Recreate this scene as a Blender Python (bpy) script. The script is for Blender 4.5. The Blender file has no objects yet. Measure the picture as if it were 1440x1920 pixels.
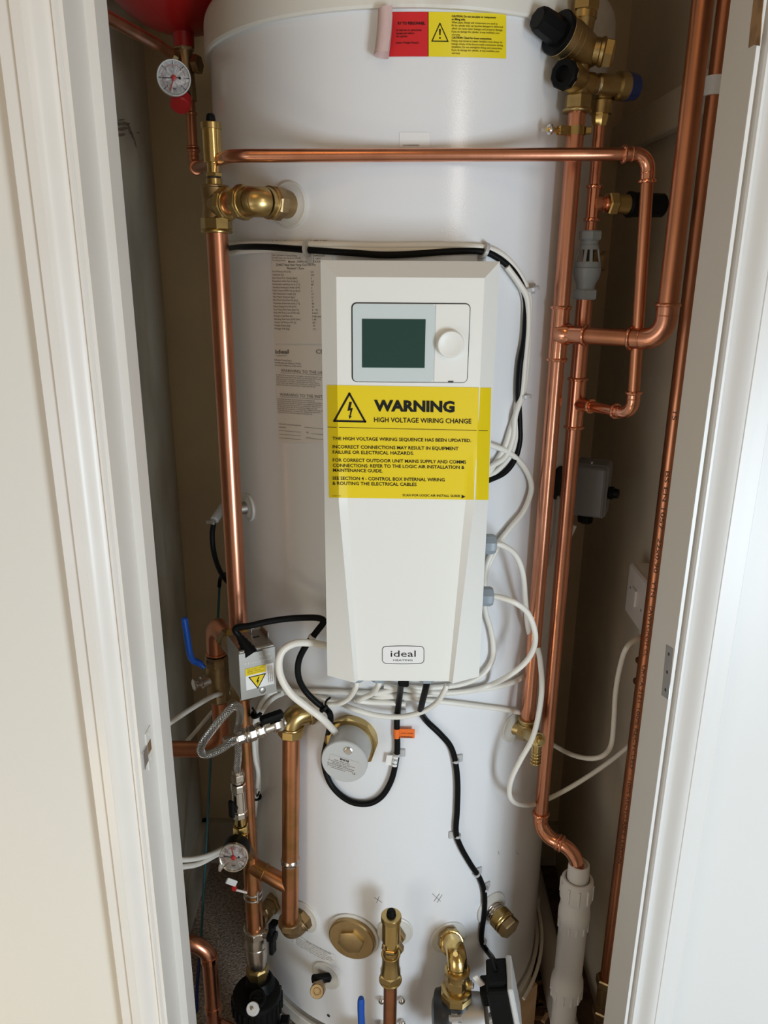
import bpy, math, random
from mathutils import Vector, Matrix
R_ = random.Random(7)
pi = math.pi
S = bpy.context.scene
COL = S.collection

# ------------------------------------------------------------------ camera
H = 1.455                     # height of the lens above the floor
FPX = 1442.0                  # focal length in pixels of the 1440x1920 frame
TH = math.radians(17.6)       # downward pitch
PH = math.atan(35.0 / 4540.0)  # small roll
FW = Vector((0, math.cos(TH), -math.sin(TH)))
_u0 = Vector((0, math.sin(TH), math.cos(TH)))
_r0 = Vector((1, 0, 0))
RT = _r0 * math.cos(PH) + _u0 * math.sin(PH)
UP = -_r0 * math.sin(PH) + _u0 * math.cos(PH)
CAM = Vector((0, 0, H))
cd = bpy.data.cameras.new('camera')
cam = bpy.data.objects.new('camera', cd)
COL.objects.link(cam)
cd.sensor_fit = 'VERTICAL'
cd.sensor_height = 24.0
cd.lens = 24.0 * FPX / 1920.0
cd.clip_start = 0.02
m = Matrix((RT, UP, -FW)).transposed().to_4x4()
m.translation = CAM
cam.matrix_world = m
S.camera = cam

# ------------------------------------------------------------------ light
w = bpy.data.worlds.new('room_light')
S.world = w
w.use_nodes = True
bg = w.node_tree.nodes['Background']
# the unlit room: dim and warm overhead, brighter towards the window-lit floor
_tc = w.node_tree.nodes.new('ShaderNodeTexCoord')
_sp = w.node_tree.nodes.new('ShaderNodeSeparateXYZ')
_rp = w.node_tree.nodes.new('ShaderNodeValToRGB')
_mr = w.node_tree.nodes.new('ShaderNodeMapRange')
_mr.inputs[1].default_value, _mr.inputs[2].default_value = -1.0, 1.0
_rp.color_ramp.elements[0].position, _rp.color_ramp.elements[0].color = 0.30, (1.0, 0.88, 0.72, 1)
_rp.color_ramp.elements[1].position, _rp.color_ramp.elements[1].color = 0.72, (0.46, 0.34, 0.20, 1)
w.node_tree.links.new(_tc.outputs['Generated'], _sp.inputs[0])
w.node_tree.links.new(_sp.outputs[2], _mr.inputs[0])
w.node_tree.links.new(_mr.outputs[0], _rp.inputs[0])
w.node_tree.links.new(_rp.outputs[0], bg.inputs[0])
bg.inputs[1].default_value = 0.42

def area_light(name, loc, target, sx, sy, power, color):
    d = bpy.data.lights.new(name, 'AREA')
    d.shape = 'RECTANGLE'
    d.size, d.size_y, d.energy, d.color = sx, sy, power, color
    o = bpy.data.objects.new(name, d)
    COL.objects.link(o)
    o.location = loc
    o.rotation_euler = (Vector(target) - Vector(loc)).to_track_quat('-Z', 'Y').to_euler()
    return o
# assumed window, out of view behind the camera on the right; cool daylight
area_light('assumed_window_daylight', (1.02, -0.80, H - 0.72), (0.0, 1.0, H - 0.80), 0.46, 0.75, 21.0, (0.74, 0.88, 1.0))
area_light('added_highlight_strip', (1.087, -0.924, H + 0.41), (0.087, 1.015, H + 0.13), 0.06, 0.50, 3.0, (1.0, 0.93, 0.82))  # narrow strip light added for the highlight on the cylinder; no window pane there
area_light('left_fill', (-1.25, -0.75, H - 0.75), (0.2, 1.0, H - 0.75), 0.9, 0.9, 4.6, (0.84, 0.92, 1.0))  # added fill, stands in for bounce off a sunlit wall; no window there
area_light('overhead_warm_fill', (-0.25, -0.10, 2.36), (0.0, 0.7, 1.0), 0.35, 0.35, 0.95, (1.0, 0.60, 0.24))  # warm fill added overhead to tint the upper parts
# warm area light added for the sun glow low on the left wall
area_light('sun_glow_fill', (-0.62, 0.10, 0.38), (-0.75, 0.78, 0.40), 0.22, 0.22, 1.0, (1.0, 0.80, 0.48))

S.view_settings.view_transform = 'Standard'
S.view_settings.look = 'None'
S.view_settings.gamma = 1.0
S.view_settings.use_curve_mapping = False
S.view_settings.exposure = 0.23
S.cycles.max_bounces = 8
S.cycles.sample_clamp_indirect = 4.0

# ------------------------------------------------------------------ geometry of the place
AX, AY, RAD = 0.0305, 1.30, 0.29          # hot water cylinder axis and radius
YB = 1.62                                 # back wall of the cupboard
XL, XR = -0.452, 0.446                    # side walls of the cupboard

def ray(px, py):
    return (FW + RT * ((px - 720) / FPX) - UP * ((py - 960) / FPX))

def V(px, py, Y):
    d = ray(px, py)
    return CAM + d * (Y / d.y)

def RX(px, py, X):
    d = ray(px, py)
    return CAM + d * (X / d.x)

def RZ(px, py, z):
    d = ray(px, py)
    return CAM + d * ((z - H) / d.z)

def T(px, py, off=0.0, R=None):
    """point on the cylinder's shell (or off metres outside it)"""
    r = (RAD if R is None else R) + off
    d = ray(px, py)
    a = d.x * d.x + d.y * d.y
    b = -2 * (d.x * AX + d.y * AY)
    c = AX * AX + AY * AY - r * r
    q = b * b - 4 * a * c
    t = (-b - math.sqrt(q)) / (2 * a) if q > 0 else -b / (2 * a)
    return CAM + d * t

def tn(p):
    return Vector((p.x - AX, p.y - AY, 0)).normalized()

def col(px, py, Y):
    p = V(px, py, Y)
    return (p.x, p.y), (lambda y: V(px, y, Y).z)

# ------------------------------------------------------------------ materials
def mat(name, color, rough=0.5, metal=0.0, bump=None, var=None, spec=None, coat=0.0, alpha=None, trans=0.0):
    M = bpy.data.materials.new(name)
    M.use_nodes = True
    nt = M.node_tree
    b = nt.nodes['Principled BSDF']
    b.inputs['Base Color'].default_value = (*color, 1)
    b.inputs['Roughness'].default_value = rough
    b.inputs['Metallic'].default_value = metal
    if spec is not None:
        b.inputs['Specular IOR Level'].default_value = spec
    if coat:
        b.inputs['Coat Weight'].default_value = coat
        b.inputs['Coat Roughness'].default_value = 0.1
    if trans:
        b.inputs['Transmission Weight'].default_value = trans
    tc = nt.nodes.new('ShaderNodeTexCoord')
    if var:                                    # (other colour, scale, low, high, detail[, stretch])
        n = nt.nodes.new('ShaderNodeTexNoise')
        n.inputs['Scale'].default_value = var[1]
        n.inputs['Detail'].default_value = var[4]
        mp = nt.nodes.new('ShaderNodeMapping')
        if len(var) > 5:
            mp.inputs['Scale'].default_value = var[5]
        nt.links.new(tc.outputs['Object'], mp.inputs[0])
        nt.links.new(mp.outputs[0], n.inputs['Vector'])
        r = nt.nodes.new('ShaderNodeMapRange')
        r.inputs[1].default_value, r.inputs[2].default_value = var[2], var[3]
        nt.links.new(n.outputs['Fac'], r.inputs[0])
        x = nt.nodes.new('ShaderNodeMix')
        x.data_type = 'RGBA'
        x.inputs[6].default_value = (*color, 1)
        x.inputs[7].default_value = (*var[0], 1)
        nt.links.new(r.outputs[0], x.inputs[0])
        nt.links.new(x.outputs[2], b.inputs['Base Color'])
    if bump:                                   # (scale, strength, distance)
        n = nt.nodes.new('ShaderNodeTexNoise')
        n.inputs['Scale'].default_value = bump[0]
        n.inputs['Detail'].default_value = 3
        if len(bump) > 3:
            mp = nt.nodes.new('ShaderNodeMapping')
            mp.inputs['Scale'].default_value = bump[3]
            nt.links.new(tc.outputs['Object'], mp.inputs[0])
            nt.links.new(mp.outputs[0], n.inputs['Vector'])
        else:
            nt.links.new(tc.outputs['Object'], n.inputs['Vector'])
        bp = nt.nodes.new('ShaderNodeBump')
        bp.inputs['Strength'].default_value = bump[1]
        bp.inputs['Distance'].default_value = bump[2]
        nt.links.new(n.outputs['Fac'], bp.inputs['Height'])
        nt.links.new(bp.outputs[0], b.inputs['Normal'])
    return M

M = {}
M['copper'] = mat('copper tube', (0.70, 0.315, 0.195), 0.27, 1.0, bump=(60, 0.10, 0.001, (1, 1, 0.08)), var=((0.50, 0.21, 0.12), 26, 0.48, 0.78, 6, (1, 1, 0.35)))
M['copper_dull'] = mat('tarnished copper tube', (0.62, 0.255, 0.135), 0.34, 1.0, bump=(60, 0.10, 0.001, (1, 1, 0.08)), var=((0.40, 0.17, 0.09), 22, 0.40, 0.75, 6, (1, 1, 0.3)))
M['copper_burnt'] = mat('heat-marked copper tube', (0.60, 0.26, 0.13), 0.33, 1.0, var=((0.36, 0.20, 0.07), 14, 0.42, 0.66, 5, (1, 1, 1.5)))
M['copper_fit'] = mat('bright copper fitting', (0.80, 0.36, 0.22), 0.17, 1.0, bump=(90, 0.12, 0.001), var=((0.62, 0.27, 0.17), 40, 0.5, 0.75, 4))
M['brass'] = mat('machined brass', (0.50, 0.36, 0.15), 0.30, 1.0, var=((0.45, 0.32, 0.12), 40, 0.45, 0.75, 3))
M['brass_satin'] = mat('satin brass', (0.50, 0.36, 0.18), 0.45, 1.0, var=((0.42, 0.30, 0.14), 40, 0.45, 0.75, 3))
M['brass_bright'] = mat('polished brass', (0.70, 0.51, 0.20), 0.2, 1.0, var=((0.66, 0.47, 0.17), 30, 0.5, 0.8, 3))
M['brass_cast'] = mat('rough cast brass', (0.50, 0.38, 0.18), 0.37, 1.0, bump=(420, 0.25, 0.0006), var=((0.36, 0.26, 0.11), 40, 0.4, 0.7, 3))
M['brass_dull'] = mat('dull brass', (0.40, 0.29, 0.15), 0.42, 1.0, bump=(300, 0.2, 0.0005), var=((0.28, 0.19, 0.10), 40, 0.4, 0.7, 3))
M['nickel'] = mat('nickel plate', (0.66, 0.62, 0.56), 0.24, 1.0, bump=(250, 0.08, 0.0005))
M['steel'] = mat('galvanised steel', (0.40, 0.385, 0.355), 0.38, 1.0, bump=(200, 0.05, 0.0004), var=((0.33, 0.315, 0.29), 12, 0.4, 0.7, 3))
M['zinc'] = mat('zinc screw', (0.70, 0.70, 0.70), 0.25, 1.0)
M['solder'] = mat('solder', (0.45, 0.38, 0.33), 0.25, 1.0, bump=(200, 0.5, 0.001))
M['tank'] = mat('white stove enamel', (0.78, 0.795, 0.82), 0.20, 0.0, bump=(600, 0.22, 0.0004), var=((0.77, 0.772, 0.785), 3, 0.4, 0.7, 2))
M['lid'] = mat('moulded off-white lid', (0.74, 0.72, 0.66), 0.45, 0.0, bump=(300, 0.1, 0.0006), var=((0.60, 0.56, 0.48), 16, 0.55, 0.8, 5))
M['grommet'] = mat('translucent grommet', (0.66, 0.645, 0.60), 0.35)
M['box'] = mat('off-white casing', (0.80, 0.80, 0.765), 0.42, bump=(700, 0.03, 0.0003))
M['paint'] = mat('white gloss paint', (0.80, 0.775, 0.735), 0.33, bump=(40, 0.10, 0.002, (1, 1, 0.12)), var=((0.775, 0.745, 0.70), 8, 0.4, 0.7, 3))
M['paint_right'] = mat('white satin paint', (0.72, 0.715, 0.70), 0.36, bump=(40, 0.08, 0.002, (1, 1, 0.12)))
M['wall_room'] = mat('painted room wall', (0.78, 0.76, 0.705), 0.6, bump=(500, 0.12, 0.0008))
M['wall_cup'] = mat('cream cupboard wall', (0.74, 0.58, 0.36), 0.7, bump=(120, 0.1, 0.001), var=((0.62, 0.49, 0.32), 5, 0.4, 0.7, 4))
M['wall_cup_r'] = mat('grey-white cupboard wall', (0.72, 0.63, 0.50), 0.7, bump=(120, 0.1, 0.001), var=((0.62, 0.55, 0.46), 5, 0.4, 0.7, 4))
M['wall_cup_l'] = mat('old grey plaster wall', (0.66, 0.60, 0.49), 0.75, bump=(120, 0.12, 0.001), var=((0.46, 0.40, 0.31), 7, 0.42, 0.70, 5, (1, 1, 0.5)))
M['lining'] = mat('beige painted lining', (0.66, 0.63, 0.585), 0.5, bump=(40, 0.08, 0.002, (1, 1, 0.12)))
M['scuff'] = mat('scuffed plaster', (0.32, 0.25, 0.19), 0.9, bump=(200, 0.3, 0.001))
M['wood'] = mat('bare chipped wood', (0.34, 0.20, 0.09), 0.7, bump=(80, 0.3, 0.001, (1, 1, 0.2)), var=((0.16, 0.085, 0.04), 60, 0.4, 0.65, 4))
M['pine'] = mat('pine offcut', (0.62, 0.42, 0.24), 0.65, var=((0.45, 0.27, 0.13), 20, 0.4, 0.7, 4, (0.3, 1, 1)))
M['boards'] = mat('dusty dark floorboards', (0.16, 0.10, 0.065), 0.85, bump=(90, 0.5, 0.003), var=((0.08, 0.05, 0.03), 25, 0.4, 0.65, 6))
M['carpet'] = mat('brown flecked carpet', (0.58, 0.45, 0.35), 0.95, bump=(260, 0.9, 0.006), var=((0.30, 0.22, 0.165), 180, 0.4, 0.62, 3))
M['white_cable'] = mat('white cable sheath', (0.80, 0.775, 0.71), 0.4)
M['black_cable'] = mat('black cable sheath', (0.005, 0.0055, 0.006), 0.42, spec=0.12)
M['teal_cable'] = mat('teal earth wire', (0.03, 0.13, 0.15), 0.4)
M['clip'] = mat('clear plastic clip', (0.72, 0.72, 0.72), 0.3, trans=0.35)
M['white_plastic'] = mat('white plastic', (0.80, 0.79, 0.77), 0.35)
M['waste'] = mat('greyish white waste pipe plastic', (0.66, 0.63, 0.60), 0.42)
M['spur'] = mat('white switch plastic', (0.74, 0.69, 0.68), 0.35)
M['grey_plastic'] = mat('blue-grey plastic', (0.29, 0.34, 0.385), 0.38)
M['grey_light'] = mat('light grey plastic', (0.60, 0.605, 0.60), 0.42)
M['cap_grey'] = mat('pale grey cap', (0.50, 0.515, 0.515), 0.40)
M['grey_box'] = mat('mid grey junction box', (0.20, 0.205, 0.22), 0.42)
M['black_plastic'] = mat('black plastic', (0.005, 0.0055, 0.006), 0.42, spec=0.12)
M['black_matt'] = mat('matt black plastic', (0.006, 0.0065, 0.0065), 0.5, spec=0.12)
M['blue'] = mat('blue lever sleeve', (0.010, 0.085, 0.42), 0.32)
M['blue_dark'] = mat('dark blue cap', (0.012, 0.028, 0.14), 0.35)
M['red'] = mat('red enamel', (0.30, 0.007, 0.006), 0.33)
M['red_plastic'] = mat('red plastic', (0.42, 0.012, 0.012), 0.4)
M['tape'] = mat('white thread tape', (0.72, 0.66, 0.62), 0.6)
M['ink'] = mat('black print', (0.012, 0.012, 0.012), 0.6, spec=0.15)
M['ink_soft'] = mat('faded grey print', (0.16, 0.145, 0.13), 0.6)
M['ink_brown'] = mat('dark print on copper', (0.10, 0.035, 0.02), 0.5)
M['ink_white'] = mat('embossed steel lettering', (0.72, 0.70, 0.66), 0.3, 1.0)
M['yellow'] = mat('yellow sticker', (0.80, 0.61, 0.010), 0.45, spec=0.3)
M['yellow_top'] = mat('yellow caution sticker', (0.82, 0.66, 0.012), 0.3, coat=0.3)
M['red_label'] = mat('red sticker', (0.62, 0.012, 0.020), 0.35)
M['label_white'] = mat('white sticker', (0.82, 0.82, 0.81), 0.38)
M['label_plate'] = mat('pale printed sticker', (0.75, 0.73, 0.70), 0.4)
M['label_cap'] = mat('grey printed sticker', (0.52, 0.51, 0.50), 0.4)
M['peel'] = mat('pinkish sticker backing', (0.66, 0.50, 0.47), 0.7, bump=(120, 0.3, 0.001), var=((0.56, 0.38, 0.36), 40, 0.4, 0.7, 4, (1, 1, 0.2)))
M['orange'] = mat('orange flag', (0.85, 0.17, 0.02), 0.45)
M['glass_face'] = mat('pale blue-grey display glass', (0.60, 0.67, 0.68), 0.10)
M['screen'] = mat('dark green display', (0.012, 0.052, 0.042), 0.16)
M['gap'] = mat('dark gap', (0.03, 0.03, 0.03), 0.6)
M['dial'] = mat('white dial', (0.78, 0.76, 0.75), 0.35)
M['pump_metal'] = mat('cast aluminium', (0.55, 0.55, 0.55), 0.42, 1.0, bump=(300, 0.15, 0.0006))
M['pump_black'] = mat('black pump casting', (0.018, 0.020, 0.022), 0.33, bump=(200, 0.1, 0.001))

M['carpet_room'] = mat('pale beige room carpet', (0.62, 0.56, 0.48), 0.95, bump=(260, 0.9, 0.006), var=((0.5, 0.44, 0.37), 180, 0.4, 0.62, 3))

def braid_material():
    Mb = bpy.data.materials.new('stainless braid')
    Mb.use_nodes = True
    nt = Mb.node_tree
    b = nt.nodes['Principled BSDF']
    b.inputs['Metallic'].default_value = 1
    b.inputs['Roughness'].default_value = 0.28
    uv = nt.nodes.new('ShaderNodeUVMap')
    sp = nt.nodes.new('ShaderNodeSeparateXYZ')
    nt.links.new(uv.outputs[0], sp.inputs[0])
    def mth(op, a, b_):
        n = nt.nodes.new('ShaderNodeMath')
        n.operation = op
        for i, q in enumerate((a, b_)):
            if q is None:
                continue
            if isinstance(q, (int, float)):
                n.inputs[i].default_value = q
            else:
                nt.links.new(q, n.inputs[i])
        return n.outputs[0]
    u = mth('MULTIPLY', sp.outputs[0], 2 * pi * 260)
    v = mth('MULTIPLY', sp.outputs[1], 2 * pi * 12)
    s = mth('MAXIMUM', mth('SINE', mth('ADD', u, v), None), mth('SINE', mth('SUBTRACT', u, v), None))
    bp = nt.nodes.new('ShaderNodeBump')
    bp.inputs['Strength'].default_value = 0.9
    bp.inputs['Distance'].default_value = 0.0012
    nt.links.new(s, bp.inputs['Height'])
    nt.links.new(bp.outputs[0], b.inputs['Normal'])
    r = nt.nodes.new('ShaderNodeValToRGB')
    r.color_ramp.elements[0].color = (0.09, 0.085, 0.08, 1)
    r.color_ramp.elements[1].color = (0.66, 0.64, 0.61, 1)
    nt.links.new(mth('MULTIPLY_ADD', s, 0.5), r.inputs[0])
    r.inputs[0].links[0].from_node.inputs[2].default_value = 0.5
    nt.links.new(r.outputs[0], b.inputs['Base Color'])
    return Mb
M['braid'] = braid_material()

# ------------------------------------------------------------------ mesh builder
def basis(d):
    d = d.normalized()
    a = Vector((0, 0, 1)) if abs(d.z) < 0.9 else Vector((1, 0, 0))
    x = a.cross(d).normalized()
    return x, d.cross(x).normalized(), d

def worldpos(o):
    p = Vector((0, 0, 0))
    while o is not None:
        p += o.location
        o = o.parent
    return p

class MB:
    def __init__(s):
        s.v, s.f, s.uv = [], [], []

    def add(s, verts, faces, uvs=None):
        n = len(s.v)
        s.v += [Vector(q) for q in verts]
        for i, f in enumerate(faces):
            s.f.append(tuple(n + k for k in f))
            s.uv.append(uvs[i] if uvs else None)
        return s

    def tube(s, pts, r, seg=14, caps=True):
        pts = [Vector(p) for p in pts]
        n = len(pts)
        rr = r if isinstance(r, (list, tuple)) else [r] * n
        tg = []
        for i in range(n):
            a = pts[max(i - 1, 0)]
            b = pts[min(i + 1, n - 1)]
            tg.append((b - a).normalized())
        x, y, _ = basis(tg[0])
        verts, faces, uvs, L = [], [], [], 0.0
        ls = []
        for i in range(n):
            if i:
                L += (pts[i] - pts[i - 1]).length
                ax = tg[i - 1].cross(tg[i])
                if ax.length > 1e-7:
                    q = Matrix.Rotation(tg[i - 1].angle(tg[i]), 3, ax.normalized())
                    x, y = q @ x, q @ y
            ls.append(L)
            for k in range(seg):
                a = 2 * pi * k / seg
                verts.append(pts[i] + (x * math.cos(a) + y * math.sin(a)) * rr[i])
        for i in range(n - 1):
            for k in range(seg):
                k2 = (k + 1) % seg
                faces.append((i * seg + k, i * seg + k2, (i + 1) * seg + k2, (i + 1) * seg + k))
                uvs.append(((ls[i], k / seg), (ls[i], (k + 1) / seg), (ls[i + 1], (k + 1) / seg), (ls[i + 1], k / seg)))
        if caps:
            faces.append(tuple(reversed(range(seg)))); uvs.append(((0, 0),) * seg)
            faces.append(tuple((n - 1) * seg + k for k in range(seg))); uvs.append(((0, 0),) * seg)
        return s.add(verts, faces, uvs)

    def lathe(s, o, d, prof, seg=32, rot=0.0):
        """profile of (distance along d, radius)"""
        o = Vector(o)
        x, y, d = basis(Vector(d))
        verts, faces = [], []
        for t, r in prof:
            for k in range(seg):
                a = 2 * pi * k / seg + rot
                verts.append(o + d * t + (x * math.cos(a) + y * math.sin(a)) * max(r, 1e-5))
        for i in range(len(prof) - 1):
            for k in range(seg):
                k2 = (k + 1) % seg
                faces.append((i * seg + k, i * seg + k2, (i + 1) * seg + k2, (i + 1) * seg + k))
        faces.append(tuple(reversed(range(seg))))
        faces.append(tuple((len(prof) - 1) * seg + k for k in range(seg)))
        return s.add(verts, faces)

    def hexn(s, o, d, r, L, n=6, rot=0.0):
        return s.lathe(o, d, [(0, r * 0.9), (L * 0.14, r), (L * 0.86, r), (L, r * 0.9)], n, rot)

    def ring(s, o, d, r, t, seg=32):
        """bead of thickness t standing proud of radius r"""
        pr = [(-t, r * 0.98)] + [(-t * math.cos(a), r + t * math.sin(a)) for a in [pi * k / 6 for k in range(1, 6)]] + [(t, r * 0.98)]
        return s.lathe(o, d, pr, seg)

    def torus(s, o, d, R, r, seg=32, sg=10):
        x, y, d = basis(Vector(d))
        o = Vector(o)
        verts, faces = [], []
        for i in range(seg):
            a = 2 * pi * i / seg
            e = x * math.cos(a) + y * math.sin(a)
            for k in range(sg):
                b = 2 * pi * k / sg
                verts.append(o + e * (R + r * math.cos(b)) + d * (r * math.sin(b)))
        for i in range(seg):
            for k in range(sg):
                i2, k2 = (i + 1) % seg, (k + 1) % sg
                faces.append((i * sg + k, i2 * sg + k, i2 * sg + k2, i * sg + k2))
        return s.add(verts, faces)

    def box(s, c, size, ax=None, bev=0.0):
        """box centred on c; ax = three axes; bev = chamfer"""
        c = Vector(c)
        ax = ax or (Vector((1, 0, 0)), Vector((0, 1, 0)), Vector((0, 0, 1)))
        h = [q / 2 for q in size]
        if bev <= 0:
            vs = [c + ax[0] * (sx * h[0]) + ax[1] * (sy * h[1]) + ax[2] * (sz * h[2]) for sx in (-1, 1) for sy in (-1, 1) for sz in (-1, 1)]
            fs = [(0, 1, 3, 2), (4, 6, 7, 5), (0, 4, 5, 1), (2, 3, 7, 6), (0, 2, 6, 4), (1, 5, 7, 3)]
            return s.add(vs, fs)
        vs, ix = [], {}
        for sx in (-1, 1):
            for sy in (-1, 1):
                for sz in (-1, 1):
                    sg = (sx, sy, sz)
                    for k in range(3):
                        q = [sg[i] * (h[i] - (0 if i == k else bev)) for i in range(3)]
                        ix[(sg, k)] = len(vs)
                        vs.append(c + ax[0] * q[0] + ax[1] * q[1] + ax[2] * q[2])
        fs = []
        for k in range(3):
            i, j = [q for q in range(3) if q != k]
            for sk in (-1, 1):
                def g(a, b):
                    t = [0, 0, 0]; t[k] = sk; t[i] = a; t[j] = b
                    return ix[(tuple(t), k)]
                fs.append((g(-1, -1), g(1, -1), g(1, 1), g(-1, 1)))
        for k in range(3):                     # edges along axis k
            i, j = [q for q in range(3) if q != k]
            for a in (-1, 1):
                for b in (-1, 1):
                    def g(e, f):
                        t = [0, 0, 0]; t[k] = e; t[i] = a; t[j] = b
                        return ix[(tuple(t), f)]
                    fs.append((g(-1, i), g(1, i), g(1, j), g(-1, j)))
        for sx in (-1, 1):
            for sy in (-1, 1):
                for sz in (-1, 1):
                    fs.append(tuple(ix[((sx, sy, sz), k)] for k in range(3)))
        return s.add(vs, fs)

    def extrude(s, poly, d):
        """closed polygon (3D points) pushed along vector d"""
        n = len(poly)
        d = Vector(d)
        vs = [Vector(p) for p in poly] + [Vector(p) + d for p in poly]
        fs = [tuple(range(n)), tuple(reversed(range(n, 2 * n)))]
        for k in range(n):
            k2 = (k + 1) % n
            fs.append((k2, k, n + k, n + k2))
        return s.add(vs, fs)

    def grid(s, fn, nu, nv):
        vs = [fn(i / nu, j / nv) for i in range(nu + 1) for j in range(nv + 1)]
        fs = []
        for i in range(nu):
            for j in range(nv):
                a = i * (nv + 1) + j
                fs.append((a, a + 1, a + nv + 2, a + nv + 1))
        return s.add(vs, fs)

    def ball(s, c, r, seg=20):
        n = seg // 2
        return s.lathe(c, (0, 0, 1), [(-r * math.cos(pi * i / n), r * math.sin(pi * i / n)) for i in range(n + 1)], seg)

    def build(s, name, material, parent=None, label=None, cat=None, group=None, kind=None, sharp=28, smooth=True):
        if parent is not None:
            org = worldpos(parent)
        else:
            lo = Vector([min(q[i] for q in s.v) for i in range(3)])
            hi = Vector([max(q[i] for q in s.v) for i in range(3)])
            org = Vector(((lo.x + hi.x) / 2, (lo.y + hi.y) / 2, lo.z))
        me = bpy.data.meshes.new(name)
        me.from_pydata([q - org for q in s.v], [], s.f)
        if any(u is not None for u in s.uv):
            lay = me.uv_layers.new(name='UVMap')
            k = 0
            for f, u in zip(s.f, s.uv):
                for i in range(len(f)):
                    lay.data[k].uv = u[i] if u else (0, 0)
                    k += 1
        import bmesh
        bm = bmesh.new()
        bm.from_mesh(me)
        bmesh.ops.recalc_face_normals(bm, faces=bm.faces)
        bm.to_mesh(me)
        bm.free()
        if smooth:
            me.shade_smooth()
            me.set_sharp_from_angle(angle=math.radians(sharp))
        me.materials.append(M[material] if isinstance(material, str) else material)
        o = bpy.data.objects.new(name, me)
        COL.objects.link(o)
        if parent is not None:
            o.parent = parent
        else:
            o.location = org
        tag(o, label, cat, group, kind)
        return o

def tag(o, label=None, cat=None, group=None, kind=None):
    for k, q in (('label', label), ('category', cat), ('group', group), ('kind', kind)):
        if q:
            o[k] = q
    return o

def thing(name, label, cat, loc, group=None):
    o = bpy.data.objects.new(name, None)
    o.empty_display_size = 0.02
    COL.objects.link(o)
    o.location = loc
    return tag(o, label, cat, group)

# ------------------------------------------------------------------ paths
def smooth_path(pts, n=7):
    """Catmull-Rom through the points"""
    P = [Vector(p) for p in pts]
    P = [P[0] * 2 - P[1]] + P + [P[-1] * 2 - P[-2]]
    out = []
    for i in range(1, len(P) - 2):
        p0, p1, p2, p3 = P[i - 1:i + 3]
        for k in range(n):
            t = k / n
            out.append(0.5 * ((2 * p1) + (p2 - p0) * t + (2 * p0 - 5 * p1 + 4 * p2 - p3) * t * t + (3 * p1 - p0 - 3 * p2 + p3) * t ** 3))
    out.append(P[-2])
    return out

def corner(a, b, c, r, n=8):
    """arc replacing corner b between a and c; returns points"""
    u = (a - b).normalized()
    v = (c - b).normalized()
    ang = u.angle(v)
    if abs(ang - pi) < 1e-3:
        return [b]
    t = r / math.tan(ang / 2)
    t = min(t, (a - b).length * 0.95, (c - b).length * 0.95)
    r = t * math.tan(ang / 2)
    cen = b + (u + v).normalized() * (r / math.sin(ang / 2))
    p, q = b + u * t, b + v * t
    d0, d1 = (p - cen), (q - cen)
    tot = d0.angle(d1)
    ax = d0.cross(d1).normalized()
    return [cen + Matrix.Rotation(tot * k / n, 3, ax) @ d0 for k in range(n + 1)]

def fillet(pts, r):
    P = [Vector(p) for p in pts]
    out = [P[0]]
    for i in range(1, len(P) - 1):
        out += corner(P[i - 1], P[i], P[i + 1], r[i - 1] if isinstance(r, (list, tuple)) else r)
    out.append(P[-1])
    return out

def elbow_fit(mb, a, b, c, r, bend, arm=0.016):
    """solder elbow at b joining tubes towards a and c"""
    a, b, c = Vector(a), Vector(b), Vector(c)
    arc = corner(a, b, c, bend, 10)
    u, v = (a - b).normalized(), (c - b).normalized()
    p0, p1 = arc[0] + u * arm, arc[-1] + v * arm
    R = r * 1.12
    mb.tube([p0, arc[0] + u * arm * 0.25] + arc + [arc[-1] + v * arm * 0.25, p1], R, 20)
    for p, d in ((p0, u), (p1, v)):
        mb.ring(p - d * 0.0018, d, R, 0.0025)
    for p, d in ((arc[0] + u * arm * 0.2, u), (arc[-1] + v * arm * 0.2, v)):
        mb.ring(p, d, R * 0.985, 0.0009)

def tee_fit(mb, c, d, b, r, L, Lb, rb=None):
    """solder tee: run along d, branch along b"""
    c, d, b = Vector(c), Vector(d).normalized(), Vector(b).normalized()
    R = r * 1.12
    rb = (rb or r) * 1.12
    mb.tube([c - d * L, c + d * L], R, 20)
    mb.tube([c, c + b * R * 1.1, c + b * R * 1.45, c + b * Lb], [rb * 1.25, rb * 1.2, rb, rb], 20)
    for p, q, rr in ((c - d * (L - 0.0018), d, R), (c + d * (L - 0.0018), d, R), (c + b * (Lb - 0.0018), b, rb)):
        mb.ring(p, q, rr, 0.0025)

# ------------------------------------------------------------------ lettering
_tc = {}
def text_geo(sn, bold=0.0):
    k = (sn, bold)
    if k not in _tc:
        cu = bpy.data.curves.new('lettering', 'FONT')
        cu.body = sn
        cu.size = 1.0
        cu.offset = bold
        cu.resolution_u = 2
        ob = bpy.data.objects.new('lettering', cu)
        COL.objects.link(ob)
        dg = bpy.context.evaluated_depsgraph_get()
        dg.update()
        me = bpy.data.meshes.new_from_object(ob.evaluated_get(dg))
        vs = [(q.co.x, q.co.y) for q in me.vertices]
        fs = [tuple(p.vertices) for p in me.polygons]
        bpy.data.objects.remove(ob)
        bpy.data.curves.remove(cu)
        bpy.data.meshes.remove(me)
        if vs:
            x0 = min(q[0] for q in vs); x1 = max(q[0] for q in vs)
        else:
            x0, x1 = 0, 1
        _tc[k] = (vs, fs, x0, x1)
    return _tc[k]

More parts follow.
